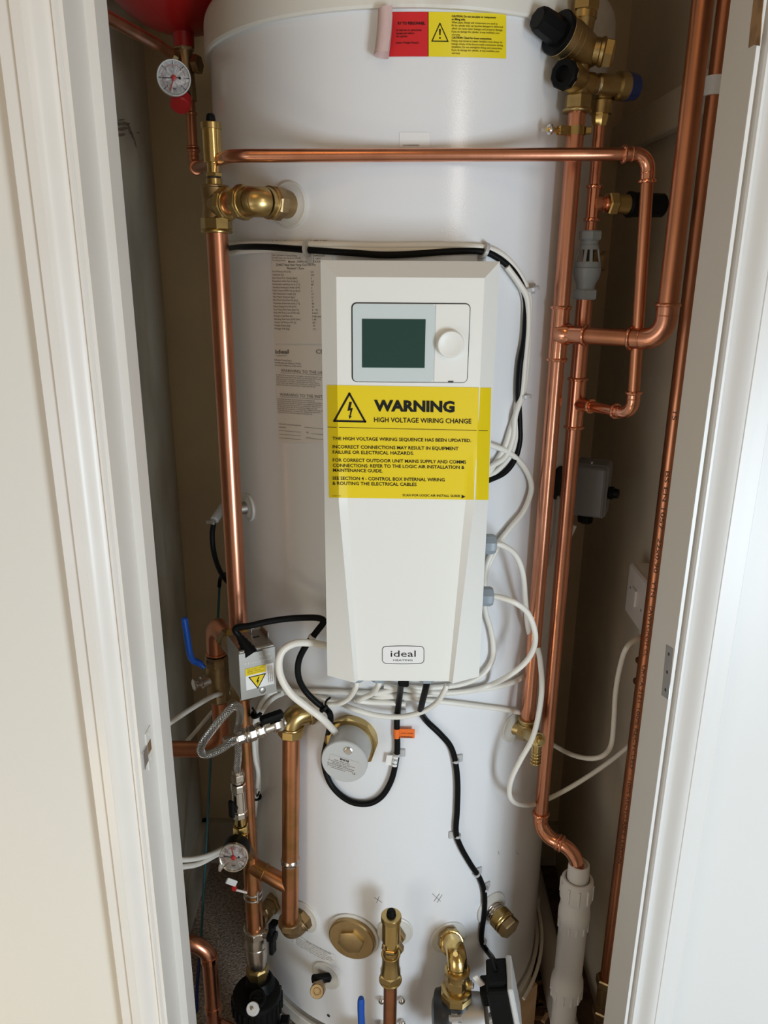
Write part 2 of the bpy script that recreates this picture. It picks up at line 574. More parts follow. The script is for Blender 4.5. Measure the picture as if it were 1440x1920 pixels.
def text(mb, sn, x, y, cap, fn, width=None, bold=0.0, slope=0.0, align='L', ux=(1, 0), uy=(0, -1)):
    """write sn with its baseline starting at (x, y); fn maps the label's own coordinates to a point on its surface"""
    vs, fs, x0, x1 = text_geo(sn, bold)
    sy = cap / 0.72
    sx = (width / (x1 - x0)) if width else sy
    W = (x1 - x0) * sx
    ox = {'L': 0, 'C': -W / 2, 'R': -W}[align]
    out = []
    for a, b in vs:
        lx, ly = (a - x0) * sx + ox, b * sy
        X = x + ux[0] * lx + uy[0] * ly
        Yv = y + ux[1] * lx + uy[1] * ly + slope * (ux[0] * lx + uy[0] * ly)
        out.append(fn(X, Yv))
    mb.add(out, fs)

def strip(mb, pts, wd, fn, n=1):
    """thin printed line through label points"""
    for (x0, y0), (x1, y1) in zip(pts[:-1], pts[1:]):
        L = math.hypot(x1 - x0, y1 - y0)
        nx, ny = -(y1 - y0) / L * wd / 2, (x1 - x0) / L * wd / 2
        ex, ey = (x1 - x0) / L * wd / 2, (y1 - y0) / L * wd / 2
        x0, y0, x1, y1 = x0 - ex, y0 - ey, x1 + ex, y1 + ey
        for k in range(n):
            a, b = k / n, (k + 1) / n
            A = (x0 + (x1 - x0) * a, y0 + (y1 - y0) * a)
            B = (x0 + (x1 - x0) * b, y0 + (y1 - y0) * b)
            mb.add([fn(A[0] + nx, A[1] + ny), fn(A[0] - nx, A[1] - ny), fn(B[0] - nx, B[1] - ny), fn(B[0] + nx, B[1] + ny)], [(0, 1, 2, 3)])

def poly_fill(mb, pts, fn):
    mb.add([fn(*p) for p in pts], [tuple(range(len(pts)))])

# ================================================================== THE SETTING
def slab(name, lo, hi, material, kind='structure', parent=None):
    lo, hi = Vector(lo), Vector(hi)
    return MB().box((lo + hi) / 2, hi - lo).build(name, material, parent, kind=kind, smooth=False)

FY = 0.785                                  # face of the room wall
slab('floor', (-1.7, -2.2, -0.05), (1.7, FY, 0.0), 'carpet_room')
slab('floor_cupboard_carpet', (-0.50, FY, -0.05), (-0.06, YB + 0.02, 0.0), 'carpet')
slab('floor_cupboard_boards', (-0.06, FY, -0.05), (0.50, YB + 0.02, -0.003), 'boards')
slab('ceiling', (-0.55, FY, 2.40), (0.55, YB + 0.1, 2.45), 'wall_cup')
slab('wall_back', (-0.55, YB, -0.05), (0.55, YB + 0.08, 2.42), 'wall_cup')
wall_l = slab('wall_left', (XL - 0.08, 0.86, -0.05), (XL, YB + 0.02, 2.42), 'wall_cup_l')
slab('wall_right', (XR, 0.86, -0.05), (XR + 0.08, YB + 0.02, 2.42), 'wall_cup_r')
slab('wall_front_left', (-1.7, FY, -0.05), (-0.300, 0.862, 2.45), 'wall_room')
slab('wall_front_right', (0.345, FY, -0.05), (1.7, 0.852, 2.45), 'paint_right')
slab('wall_front_top', (-0.300, FY, 2.0), (0.345, 0.855, 2.45), 'wall_room')
# scuffed patch on the left wall, where old paint came away
sc = MB()
for (x0, y0), (x1, y1), wd in (((214, 232), (244, 232), 9), ((216, 243), (240, 240), 8), ((217, 254), (236, 252), 7), ((240, 232), (246, 252), 6), ((246, 246), (251, 262), 4), ((252, 258), (256, 278), 3), ((256, 248), (262, 250), 3), ((222, 226), (234, 224), 4)):
    nx, ny = -(y1 - y0), (x1 - x0)
    L = math.hypot(nx, ny)
    nx, ny = nx / L * wd / 2, ny / L * wd / 2
    pts = []
    for k in range(7):
        t = k / 6
        j = R_.uniform(0.5, 1.1) * (1.0 - abs(2 * t - 1) ** 3 * 0.7)
        pts.append((x0 + (x1 - x0) * t + nx * j, y0 + (y1 - y0) * t + ny * j))
    for k in range(6, -1, -1):
        t = k / 6
        j = R_.uniform(0.5, 1.1) * (1.0 - abs(2 * t - 1) ** 3 * 0.7)
        pts.append((x0 + (x1 - x0) * t - nx * j, y0 + (y1 - y0) * t - ny * j))
    poly_fill(sc, pts, lambda x, y: RX(x, y, XL + 0.0008))
sc.build('paint_scuff', 'scuff', wall_l)

# door lining, stop and architraves
slab('trim_1', (-0.300, 0.776, 0.0), (-0.285, 0.867, 1.985), 'paint')      # left lining
slab('trim_2', (-0.2852, 0.830, 0.0), (-0.275, 0.867, 1.985), 'paint')     # left door stop
slab('trim_3', (0.328, 0.780, 0.0), (0.345, 0.850, 1.985), 'lining')       # right lining
MB().box(((0.3298), 0.7788, 1.0), (0.0036, 0.0024, 1.97)).build('trim_4', 'paint_right', kind='structure')   # lining nosing
slab('trim_5', (-0.300, 0.778, 1.985), (0.345, 0.862, 2.0), 'paint')       # head lining

def architrave(name, x_in, sgn, material):
    # (distance from the opening, projection from the wall)
    pr = [(0.0, 0.0), (0.0, 0.0105), (0.0018, 0.0130), (0.0042, 0.0130), (0.0052, 0.0108)]
    for k in range(9):
        a = k / 8
        pr.append((0.0058 + 0.0205 * a, 0.0100 + 0.0125 * math.sin(a * pi / 2) ** 1.6))
    pr += [(0.0272, 0.0235), (0.0365, 0.0235), (0.0375, 0.0185), (0.0515, 0.0190), (0.0522, 0.0182), (0.0522, 0.0)]
    poly = [Vector((x_in + sgn * a, FY - b, 0.0)) for a, b in pr]
    MB().extrude(poly, (0, 0, 2.03)).build(name, material, kind='structure', sharp=25)
architrave('trim_6', -0.2893, -1, 'paint')
architrave('trim_7', 0.3345, 1, 'paint_right')
slab('baseboard_back', (XL, YB - 0.016, 0.0), (XR, YB, 0.125), 'wall_cup_l')
slab('baseboard_left', (XL, 0.862, 0.0), (XL + 0.016, YB, 0.125), 'wall_cup_l')
# batten along the right wall
zb0, zb1 = RX(1240, 261, XR).z, RX(1240, 193, XR).z
MB().box((XR - 0.009, 1.24, (zb0 + zb1) / 2), (0.018, 0.755, zb1 - zb0), bev=0.002).build('trim_8', 'wall_cup_r', kind='structure', smooth=False)

# strike plate on the left rebate
t = thing('strike_plate', 'small white painted strike plate let into the left door frame', 'strike plate', RX(286, 1392, -0.285))
z0, z1 = RX(286, 1428, -0.285).z, RX(286, 1348, -0.285).z
MB().box((-0.2845, 0.808, (z0 + z1) / 2), (0.0016, 0.020, z1 - z0), bev=0.0004).build('plate', 'paint', t)
zc = RX(284, 1388, -0.285).z
MB().box((-0.2836, 0.806, zc), (0.0008, 0.012, 0.014)).build('latch_hole', 'wood', t, smooth=False)
b = MB()
b.box((-0.2842, 0.790, zc - 0.003), (0.0024, 0.016, 0.022), bev=0.0006)
b.tube([Vector((-0.2842, 0.782, zc - 0.014)), Vector((-0.2842, 0.782, zc + 0.008))], 0.0022, 8)
b.build('lip', 'zinc', t, label='bare metal lip')
for dz in (0.017, -0.017):
    MB().lathe((-0.2838, 0.808, zc + dz), (1, 0, 0), [(0, 0.003), (0.0006, 0.002)], 12).build('screw', 'paint', t)

# hinge leaves on the right lining
q = [RX(1249, 1208, 0.3277), RX(1262, 1216, 0.3277), RX(1253, 1312, 0.3277), RX(1240, 1303, 0.3277)]
t = thing('hinge_leaf', 'grey painted hinge leaf let into the right door lining at waist height', 'hinge', q[3])
MB().extrude(q, (0.001, 0, 0)).build('leaf', 'steel', t, smooth=False)
for k in (0.15, 0.5, 0.85):
    p = (q[0] + q[1]) / 2 * (1 - k) + (q[2] + q[3]) / 2 * k
    MB().lathe(p, (-1, 0, 0), [(0, 0.0022), (0.0006, 0.0016)], 10).build('screw', 'gap', t)
q = [RX(x, y, 0.3276) for x, y in ((1416, -30), (1434, -30), (1428, 30), (1424, 86), (1413, 84), (1403, 90), (1406, 55))]
MB().extrude(q, (0.0006, 0, 0)).build('paint_chip', 'wood', label='chipped bare brown wood patch on the right door lining, near the top', cat='paint chip')

# ================================================================== HOT WATER CYLINDER
ZB = T(985, 1822).z
ZS = T(768, 11).z
tank = thing('hot_water_cylinder', 'tall white hot water cylinder filling the cupboard', 'hot water cylinder', (AX, AY, ZB - 0.036))
MB().lathe((AX, AY, 0), (0, 0, 1), [(ZB, RAD - 0.004), (ZB + 0.004, RAD), (ZS + 0.004, RAD)], 128).build('shell', 'tank', tank)
pr = [(ZS - 0.003, 0.2905), (ZS - 0.003, 0.296), (ZS, 0.2975), (ZS + 0.036, 0.2965)]
for k in range(1, 9):
    a = k / 8 * pi / 2
    pr.append((ZS + 0.036 + 0.026 * math.sin(a), 0.2705 + 0.026 * math.cos(a)))
pr += [(ZS + 0.075, 0.2), (ZS + 0.082, 0.1), (ZS + 0.084, 0.002)]
MB().lathe((AX, AY, 0), (0, 0, 1), pr, 128).build('lid', 'lid', tank, label='off-white moulded lid')
MB().lathe((AX, AY, 0), (0, 0, 1), [(ZB - 0.034, 0.285), (ZB - 0.034, 0.296), (ZB - 0.004, 0.2995), (ZB - 0.002, 0.2985), (ZB - 0.004, 0.2925), (ZB - 0.012, 0.290)], 128).build('base_ring', 'lid', tank)
# wood blocks that carry it
for i, (px, py, sx, sy, yaw, lab) in enumerate(((972, 1908, 0.075, 0.05, 0.5, 'light pine offcut wedged under the right side of the white cylinder'),)):
    p = RZ(px - 12, py, 0.03)
    a = (Vector((math.cos(yaw), math.sin(yaw), 0)), Vector((-math.sin(yaw), math.cos(yaw), 0)), Vector((0, 0, 1)))
    MB().box((p.x, p.y, (ZB - 0.034) / 2), (sx, sy, ZB - 0.034), a, 0.001).build('wood_block', 'pine', label=lab, cat='wood block')
MB().box((AX, AY, (ZB - 0.034) / 2), (0.36, 0.36, ZB - 0.0345), bev=0.002).build('plinth', 'boards', label='dark timber plinth under the white hot water cylinder', cat='plinth')
# sealing grommets round the ports
def grommet(px, py, r, inner=0.4, name='grommet'):
    p = T(px, py)
    n = tn(p)
    f = [(-0.012, r * 0.8), (0.0005, r), (0.0022, r * 0.985), (0.0032, r * 0.93), (0.0030, r * 0.80), (0.0050, r * 0.60), (0.0056, r * inner)]
    MB().lathe(p, n, f, 48).build(name, 'grommet', tank)
    return p, n
G = {}
for k, px, py, r in (('flow_top', 543, 384, 0.0285), ('sensor_left', 466, 951, 0.0225), ('coil', 580, 1325, 0.030), ('drain_right', 962, 1363, 0.026),
                     ('low_left', 517, 1688, 0.026), ('elbow_low', 572, 1718, 0.030), ('plug', 662, 1754, 0.0455), ('vent', 741, 1746, 0.030),
                     ('pump', 840, 1757, 0.032), ('stub', 921, 1702, 0.031), ('cock', 612, 1828, 0.028)):
    G[k] = grommet(px, py, r)
# dark probe pocket on the right side
p = T(1046, 905); n = tn(p)
MB().lathe(p, n, [(-0.01, 0.020), (0.001, 0.026), (0.003, 0.025), (0.004, 0.018)], 32).build('sensor_pocket', 'black_plastic', tank, label='black sensor pocket')
# boss in the left sensor port
p, n = G['sensor_left']
MB().lathe(p, n, [(0, 0.010), (0.008, 0.0095), (0.016, 0.009)], 20).build('sensor_boss', 'steel', tank, label='grey metal sensor boss')
# round brass plug
p, n = G['plug']
b = MB()
b.lathe(p, n, [(0.0, 0.040), (0.009, 0.040), (0.011, 0.038), (0.0112, 0.022)], 64)
b.hexn(p + n * 0.010, n, 0.0225, 0.007, 6, 0.3)
b.build('blanking_plug', 'brass_satin', tank, label='round brass blanking plug')
# tiny drilled hole and pen marks
p = T(616, 1904); n = tn(p)
MB().lathe(p, n, [(-0.002, 0.003), (0.0004, 0.0032)], 12).build('drilled_hole', 'gap', tank)
mk = MB()
f = lambda x, y: T(x, y, 0.0004)
for a in (((811, 1676), (826, 1690)), ((814, 1690), (824, 1676)), ((820, 1692), (829, 1678)), ((702, 1683), (716, 1692)), ((706, 1693), (711, 1681)),
          ((968, 1598), (973, 1602)), ((934, 1596), (936, 1602))):
    strip(mk, a, 0.8, f)
mk.build('pen_marks', 'ink_soft', tank)

# ---- stickers on the cylinder
def sheet(mb, x0, y0, x1, y1, fn, nu=16, nv=4):
    mb.grid(lambda u, v: fn(x0 + (x1 - x0) * u, y0 + (y1 - y0) * v), nu, nv)

off = lambda d: (lambda x, y: T(x, y, d))
# red and yellow caution label, its left end peeled into a roll
def warp(d):                              # the sticker follows the curve of the shell
    def g(x, y):
        u = (x - 803) / 150.0
        return T(x, y + 3.2 * u * u + 1.0 * u, d)
    return g
lab = MB()
sheet(lab, 803, 22, 949, 106, warp(0.0008), 24, 4)
LY = lab.build('caution_label', 'yellow_top', tank, label='yellow caution sticker with exclamation triangle')
lab = MB()
sheet(lab, 730, 22, 803, 106, warp(0.0008), 16, 4)
LR = lab.build('caution_label_red', 'red_label', tank, label='red half of the caution sticker')
tx = MB(); g = warp(0.0013)
text(tx, 'RY TO PERSONNEL', 746, 46, 5.2, g, width=51, bold=0.03)
for i, (sn, wd) in enumerate((('of injuries to personnel.', 48), ('equipment before', 34), ('the cylinder.', 22), ('', 0), ('below Weight Empty)', 42))):
    if sn:
        text(tx, sn, 743, 58 + i * 5.9, 4.0, g, width=wd, bold=0.01)
strip(tx, ((803, 23), (803, 105)), 1.0, g, 4)
tx.build('lettering', 'ink', LR)
tx = MB()
tri = [(825, 43.5), (810, 77), (840, 77), (825, 43.5)]
strip(tx, tri, 1.8, g, 4)
poly_fill(tx, [(823.3, 54), (826.7, 54), (826, 66), (824, 66)], g)
poly_fill(tx, [(825 + 1.7 * math.cos(k * pi / 4), 71 + 1.7 * math.sin(k * pi / 4)) for k in range(8)], g)
L = [('CAUTION: Do not use pipes or components', 83, 1), ('as lifting aids.', 26, 1), ('When pipes, fittings and components are used to', 86, 0), ('lift the cylinder they can become damaged or deformed', 96, 0),
     ('which can cause water leakages and property damage.', 96, 0), ('If you do damage the cylinder, it may invalidate your', 90, 0), ('warranty.', 16, 0), ('CAUTION: Check for loose connections.', 75, 1),
     ('Fittings may loosen in transit. Installers must always do', 95, 0), ('leakage checks of the factory-made connections during', 96, 0), ('installation. Do not overtighten fittings and connections.', 95, 0),
     ('If you do damage the cylinder, it may invalidate your', 90, 0), ('warranty.', 16, 0)]
for i, (sn, wd, bo) in enumerate(L):
    text(tx, sn, 847, 31.5 + i * 5.75, 3.9, g, width=wd, bold=0.025 if bo else 0.0)
tx.build('lettering', 'ink', LY)
ro = MB()                                  # rolled-back end
def roll(u, v):
    a = -0.5 + u * 4.4
    r = 0.0115 - 0.0012 * u
    xx = 728 - 8 * v + 5 * math.sin(v * 3) * 0.3
    p = T(xx, 24 + 84 * v, 0.0)
    n = tn(p)
    tdir = Vector((-n.y, n.x, 0))
    return p + n * (r * (1.0 - math.cos(a)) + 0.0006) - tdir * (r * math.sin(a) * 0.95) + Vector((0, 0, 0.004 * (u - 0.5)))
ro.grid(roll, 18, 6)
ro.build('peeled_sticker_end', 'peel', tank, label='pinkish peeled sticker end curled into a roll')
# small clear serial sticker
lab = MB(); sheet(lab, 749, 248, 806, 277, off(0.0006), 6, 2)
o = lab.build('serial_label', 'label_white', tank)
tx = MB(); text(tx, '22544080880085', 755, 274, 3.2, off(0.001), width=31)
tx.build('lettering', 'ink_soft', o)
# data plate
def skew(d):
    def g(x, y):
        return T(x + (y - 455) * 0.040, y + 0.0 * x, d)
    return g
lab = MB(); sheet(lab, 508, 448, 622, 644, skew(0.0007), 12, 4)
DP = lab.build('data_plate', 'label_plate', tank, label='white data plate sticker partly behind the control box')
tx = MB(); g = skew(0.0012); SL = 0.05
text(tx, 'ideal', 510, 457, 7, g, width=26, bold=0.02)
text(tx, 'HEATING', 540, 455, 3, g, width=36, bold=0.01)
text(tx, 'CE', 588, 456, 6, g, width=9, bold=0.01)
text(tx, 'UK', 601, 456.5, 6.5, g, width=13, bold=0.01)
for i, (sn, wd) in enumerate((('Ideal, Kynaston Testing Estate,', 47), ('Norcliffe Gate Lane, Blackpool, FY4 5RL.', 55), ('Tel: 01253 474564', 25))):
    text(tx, sn, 509, 479.5 + i * 5, 3.2, g, width=wd, slope=SL * 0.6)
text(tx, '11/04/2025', 583, 481, 3.4, g, width=25, bold=0.01)
text(tx, 'BS EN 12897', 576, 486.5, 3.2, g, width=24)
text(tx, 'Model : IDEPLUHP250DUCK', 539, 492.5, 4, g, width=62, bold=0.008)
text(tx, '234657 Ideal Heat Pump Duo 250 Pre', 516, 498.5, 4.4, g, width=74, bold=0.008)
text(tx, 'Plumbed 1 Zone', 536, 505, 4.4, g, width=32, bold=0.008)
rows = [('Area Primary HX [m2]', '2.5'), ('Capacity [L]', '235'), ('Exp Vessel Pre Charge [bar]', '3'), ('Expansion Valve Set At [bar]', '4.5'), ('Immersion overheat set at [°C]', '80'),
        ('Auxiliary Immersion Power [kW]', '3'), ('Inlet Control PRV Set at [bar]', '3'), ('Max Immersion Length [in]', '14'), ('Max Mains Pressure [bar]', '12'), ('Max Work Pres Prim HX [bar]', '3'),
        ('Overheat thermostat temp [°C]', '82'), ('Power Rating Prim HX [kW]', '31'), ('Pres Temp Rel Valve [bar/°C]', '6   95'), ('Prim HX Pres Loss 0.25l/s bar', '0.044'), ('Primary Coil Must Be', 'Fully pumped'),
        ('Standing Heat Loss [kWh/24hr]', '1.40'), ('Volume Of Primary HX [L]', '8.5'), ('Weight Empty [kg]', '70'), ('Weight Full [kg]', '311')]
for i, (a, b_) in enumerate(rows):
    yy = 510.5 + i * 5.95
    text(tx, a, 508, yy, 3.4, g, width=1.62 * len(a) + 2, slope=SL * 0.3)
    text(tx, b_, 580, yy + 1, 3.4, g)
tx.build('lettering', 'ink_soft', DP)
lab = MB(); sheet(lab, 508, 647, 622, 830, skew(0.0007), 12, 4)
UP_ = lab.build('user_warning_label', 'label_plate', tank, label='white sticker warning the user and the installer')
tx = MB(); SL = 0.055
text(tx, 'ideal', 508, 663, 7.5, g, width=25, bold=0.03)
text(tx, 'HEATING', 511, 668, 1.8, g, width=18)
text(tx, 'CE', 584, 663, 8, g, width=14, bold=0.01)
for i, (sn, wd) in enumerate((('Kynaston Testing Estate,', 32), ('Norcliffe Gate Lane, Blackpool, FY4 5RL.', 50), ('Tel: 01253 474564 Fax: 01253 474561', 50))):
    text(tx, sn, 506, 676 + i * 5, 3.0, g, width=wd, slope=SL)
text(tx, 'WARNING TO THE USER', 517, 697, 5.6, g, width=86, slope=0.06)
strip(tx, ((517, 699), (612, 704.5)), 0.5, g, 6)
for i, wd in enumerate((86, 84, 72, 80, 82, 72)):
    text(tx, ('IF THE DISCHARGE FROM THE SAFETY VALVES DOES NOT CEASE TURN OFF THE WATER AND HEATING SUPPLY')[i * 3:i * 3 + 52], 508, 704 + i * 3.7, 2.3, g, width=wd, slope=0.06)
text(tx, 'WARNING TO THE INSTALLER', 513, 742, 5.6, g, width=100, slope=0.06)
strip(tx, ((513, 744), (620, 751)), 0.5, g, 6)
for i, wd in enumerate((70, 84, 84, 82, 74, 84, 80, 64)):
    text(tx, ('THIS APPLIANCE MUST BE INSTALLED BY A COMPETENT PERSON IN LINE WITH THE BUILDING REGULATIONS')[i * 3:i * 3 + 50], 508, 749 + i * 3.6, 2.2, g, width=wd, slope=0.06)
text(tx, 'THIS UNIT WAS INSTALLED BY:', 509, 796, 2.4, g, width=42, slope=0.08)
text(tx, 'ADDRESS:', 509, 802, 2.4, g, width=14, slope=0.08)
for y in (811, 818, 825):
    strip(tx, ((509, y - 4), (549, y - 0.5)), 0.5, g, 4)
strip(tx, ((557, 801), (620, 807)), 0.5, g, 4)
text(tx, 'TEL:', 559, 812, 2.6, g, slope=0.08); strip(tx, ((569, 813), (620, 818)), 0.5, g, 4)
text(tx, 'DATE:', 559, 822, 2.6, g, slope=0.08); strip(tx, ((569, 822.5), (620, 827)), 0.5, g, 4)
tx.build('lettering', 'ink_soft', UP_)
# small instruction label low on the left, running round the curve
def low(d):
    def g(x, y):
        return T(x, y + (x - 555) * 0.62 - (x - 555) ** 2 * 0.0012, d)
    return g
lab = MB(); sheet(lab, 550, 1752, 628, 1772, low(0.0007), 12, 2)
o = lab.build('instruction_label', 'label_white', tank, label='small white instruction sticker low on the left')
tx = MB(); g = low(0.0012)
text(tx, 'DRAIN DOWN PROCEDURE', 574, 1755, 2.6, g, width=46)
for i in range(5):
    text(tx, 'isolate the electrical supply and turn off the cold water before draining'[i * 4:i * 4 + 48], 555, 1757.5 + i * 3.3, 2.0, g, width=(60, 66, 70, 66, 54)[i])
tx.build('lettering', 'ink_soft', o)

# ================================================================== CONTROL BOX
WL, WR = -0.0748, 0.1302
ZT, ZBX = V(770, 489, 0.924).z, V(755, 1281, 0.905).z
YF, YR, BT = 0.905, 0.924, 0.018
ZM = V(770, 939, 0.905).z                  # below here the bevels widen
ZG = V(770, 845, 0.905).z                  # the centre panel starts to sink
def bw(z):
    return 0.0190 if z > ZM else 0.0190 + 0.0185 * (ZM - z) / (ZM - ZBX)
def sink(z):
    return max(0.0, min(1.0, (ZG - z) / (ZG - ZM + 0.02))) * 0.0060
def rw(z):
    return 0.0105 - 0.0060 * max(0, min(1, (ZM - z) / (ZM - ZBX)))
def fbox(x, z):
    b_ = max(0.0, min((x - WL) / bw(z), (WR - x) / bw(z), (ZT - z) / BT, 1.0))
    y = YF + (1 - b_) * (YR - YF)
    d = min(x - WL - bw(z), WR - bw(z) - x)
    y += sink(z) * max(0.0, min(1.0, d / rw(z)))
    return y
def B(px, py, d=0.0):
    """point on the face of the box"""
    Y = YF
    for _ in range(8):
        p = V(px, py, Y)
        Y = fbox(p.x, p.z)
    p = V(px, py, Y - d)
    return p
cbox = thing('control_box', 'white wall-hung control box with display and dial on the cylinder front', 'control box', ((WL + WR) / 2, 0.96, ZBX))
b = MB()
rowsz = [ZT, ZT - BT] + [ZT - BT + (ZG - (ZT - BT)) * k / 4 for k in range(1, 5)] + [ZG + (ZBX - ZG) * k / 24 for k in range(1, 25)]
def xs(z, top=False):
    if top:
        return [WL, WL, WL + 1e-6, (WL + WR) / 2, WR - 1e-6, WR, WR]
    a, r_ = bw(z), rw(z)
    return [WL, WL + a, WL + a + r_, (WL + WR) / 2, WR - a - r_, WR - a, WR]
vs, fs = [], []
for i, z in enumerate(rowsz):
    for x in xs(z):
        if i == 0:
            xx = min(max(x, WL), WR)
            k = xs(z).index(x)
            xx = WL if k <= 1 else (WR if k >= 5 else x)
            vs.append(Vector((xx, YR, z)))
        else:
            vs.append(Vector((x, fbox(x, z), z)))
for i in range(len(rowsz) - 1):
    for k in range(6):
        a = i * 7 + k
        if i == 0 and k == 0:
            fs.append((a, a + 7, a + 8))
        elif i == 0 and k == 5:
            fs.append((a, a + 7, a + 8))
        else:
            fs.append((a, a + 7, a + 8, a + 1))
# sides, top and bottom back to the cylinder
nb = len(vs)
YBK = 1.0085
left = [i * 7 for i in range(len(rowsz))]
right = [i * 7 + 6 for i in range(len(rowsz))]
bot = [(len(rowsz) - 1) * 7 + k for k in range(7)]
top = [0, 2, 3, 4, 6]
def wall_of(ids):
    base = len(vs)
    for i in ids:
        vs.append(Vector((vs[i].x, YBK, vs[i].z)))
    for k in range(len(ids) - 1):
        fs.append((ids[k], ids[k + 1], base + k + 1, base + k))
for ids in (left, right, bot, top):
    wall_of(ids)
b.add(vs, fs)
b.build('casing', 'box', cbox, sharp=14)
MB().box(((WL + WR) / 2, YBK - 0.004, (ZT + ZBX) / 2), (WR - WL - 0.004, 0.008, ZT - ZBX - 0.004)).build('back_plate', 'box', cbox, smooth=False)

def rrect(cx, cz, w_, h_, r, y):
    out = []
    for sx, sz, a0 in ((1, 1, 0), (-1, 1, pi / 2), (-1, -1, pi), (1, -1, 3 * pi / 2)):
        for k in range(7):
            a = a0 + pi / 2 * k / 6
            out.append(Vector((cx + sx * (w_ / 2 - r) + r * math.cos(a), y, cz + sz * (h_ / 2 - r) + r * math.sin(a))))
    return out
# display panel
pa, pb, pc, pe = V(659, 640, YF), V(879.5, 643, YF), V(770, 567.5, YF), V(766, 717, YF)
px0, px1, pz1, pz0 = pa.x, pb.x, pc.z, pe.z
pcx, pcz, pw, ph = (px0 + px1) / 2, (pz0 + pz1) / 2, px1 - px0, pz1 - pz0
MB().extrude(rrect(pcx, pcz, pw, ph, 0.006, YF - 0.0004), (0, 0.002, 0)).build('panel_gap', 'gap', cbox, smooth=False)
ctl = MB().extrude(rrect(pcx + 0.0003, pcz - 0.0002, pw - 0.0024, ph - 0.0022, 0.005, YF - 0.0016), (0, 0.003, 0)).build('control_panel', 'box', cbox, smooth=False)
xg = V(815, 640, YF).x
gl = rrect((px0 + 0.0016 + xg) / 2, pcz - 0.0002, xg - px0 - 0.0016, ph - 0.003, 0.0045, YF - 0.0020)
MB().extrude(gl, (0, 0.001, 0)).build('display_glass', 'glass_face', ctl, smooth=False, label='pale blue-grey display glass')
sa, sb, sc_, sd = V(679, 640, YF), V(797, 640, YF), V(738, 598, YF), V(738, 689, YF)
MB().box(((sa.x + sb.x) / 2, YF - 0.0022, (sc_.z + sd.z) / 2), (sb.x - sa.x, 0.0008, sc_.z - sd.z)).build('screen', 'screen', ctl, smooth=False, label='dark green display screen')
MB().box((xg + 0.0003, YF - 0.0018, pcz), (0.0006, 0.001, ph - 0.0024)).build('panel_seam', 'grey_light', ctl, smooth=False)
dp = V(844, 644.5, YF)
MB().lathe((dp.x, YF, dp.z), (0, -1, 0), [(0.001, 0.0162), (0.004, 0.0160), (0.0098, 0.0156), (0.0112, 0.0146), (0.0112, 0.0128), (0.0104, 0.0110), (0.0100, 0.004), (0.0100, 0.0001)], 48).build('dial_knob', 'box', ctl, label='round white turning dial')
tk = V(845, 715, YF)
MB().box((tk.x, YF - 0.002, tk.z), (0.006, 0.001, 0.0014)).build('reset_slot', 'gap', ctl, smooth=False)
# warning sticker wrapped over the bevels
def Q(u, v, d=0.0005):
    """sticker coordinates: 0..308 across, 0..211 down"""
    a, c = u / 308.0, v / 211.0
    x = (613 + 308 * a) * (1 - c) + (617 + 299 * a) * c
    y = (722 + 5 * a) * (1 - c) + (933 + 4.5 * a) * c
    return B(x, y, d)
lab = MB(); lab.grid(lambda u, v: Q(308 * u, 211 * v), 64, 40)
WS = lab.build('warning_sticker', 'yellow', cbox, label='yellow high voltage warning sticker')
tx = MB(); g = lambda u, v: Q(u, v, 0.0011)
tri = [(42, 15.5), (12.5, 67), (71, 67.5), (42, 15.5)]
strip(tx, tri, 3.6, g, 8)
poly_fill(tx, [(41.5, 31), (46.5, 31), (43.5, 43), (48, 42.5), (43.6, 58), (46.2, 57), (41.5, 63), (40, 55.8), (41.8, 57.4), (43.6, 46.5), (38, 48)], g)
text(tx, 'WARNING', 88, 46.5, 20, g, width=152, bold=0.045)
text(tx, 'HIGH VOLTAGE WIRING CHANGE', 88, 68, 9.2, g, width=184, bold=0.012)
strip(tx, ((0, 79), (303, 81)), 0.8, g, 40)
for sn, v, wd in (('THE HIGH VOLTAGE WIRING SEQUENCE HAS BEEN UPDATED.', 103, 264), ('INCORRECT CONNECTIONS MAY RESULT IN EQUIPMENT', 118.5, 240), ('FAILURE OR ELECTRICAL HAZARDS.', 128.5, 155),
                  ('FOR CORRECT OUTDOOR UNIT MAINS SUPPLY AND COMMS', 143.5, 255), ('CONNECTIONS: REFER TO THE LOGIC AIR INSTALLATION &', 153.5, 252), ('MAINTENANCE GUIDE.', 162.5, 95),
                  ('SEE SECTION 4 - CONTROL BOX INTERNAL WIRING', 177.5, 216), ('& ROUTING THE ELECTRICAL CABLES', 187, 162)):
    text(tx, sn, 8.5 if v < 170 else 7, v, 6.3, g, width=wd, bold=0.012)
text(tx, 'SCAN FOR LOGIC AIR INSTALL GUIDE', 142, 206.5, 4.3, g, width=111, bold=0.006)
poly_fill(tx, [(256, 202), (263, 205.5), (256, 209)], g)
text(tx, '230067  001', 6, 208.5, 1.8, g, width=17)
tx.build('lettering', 'ink', WS)
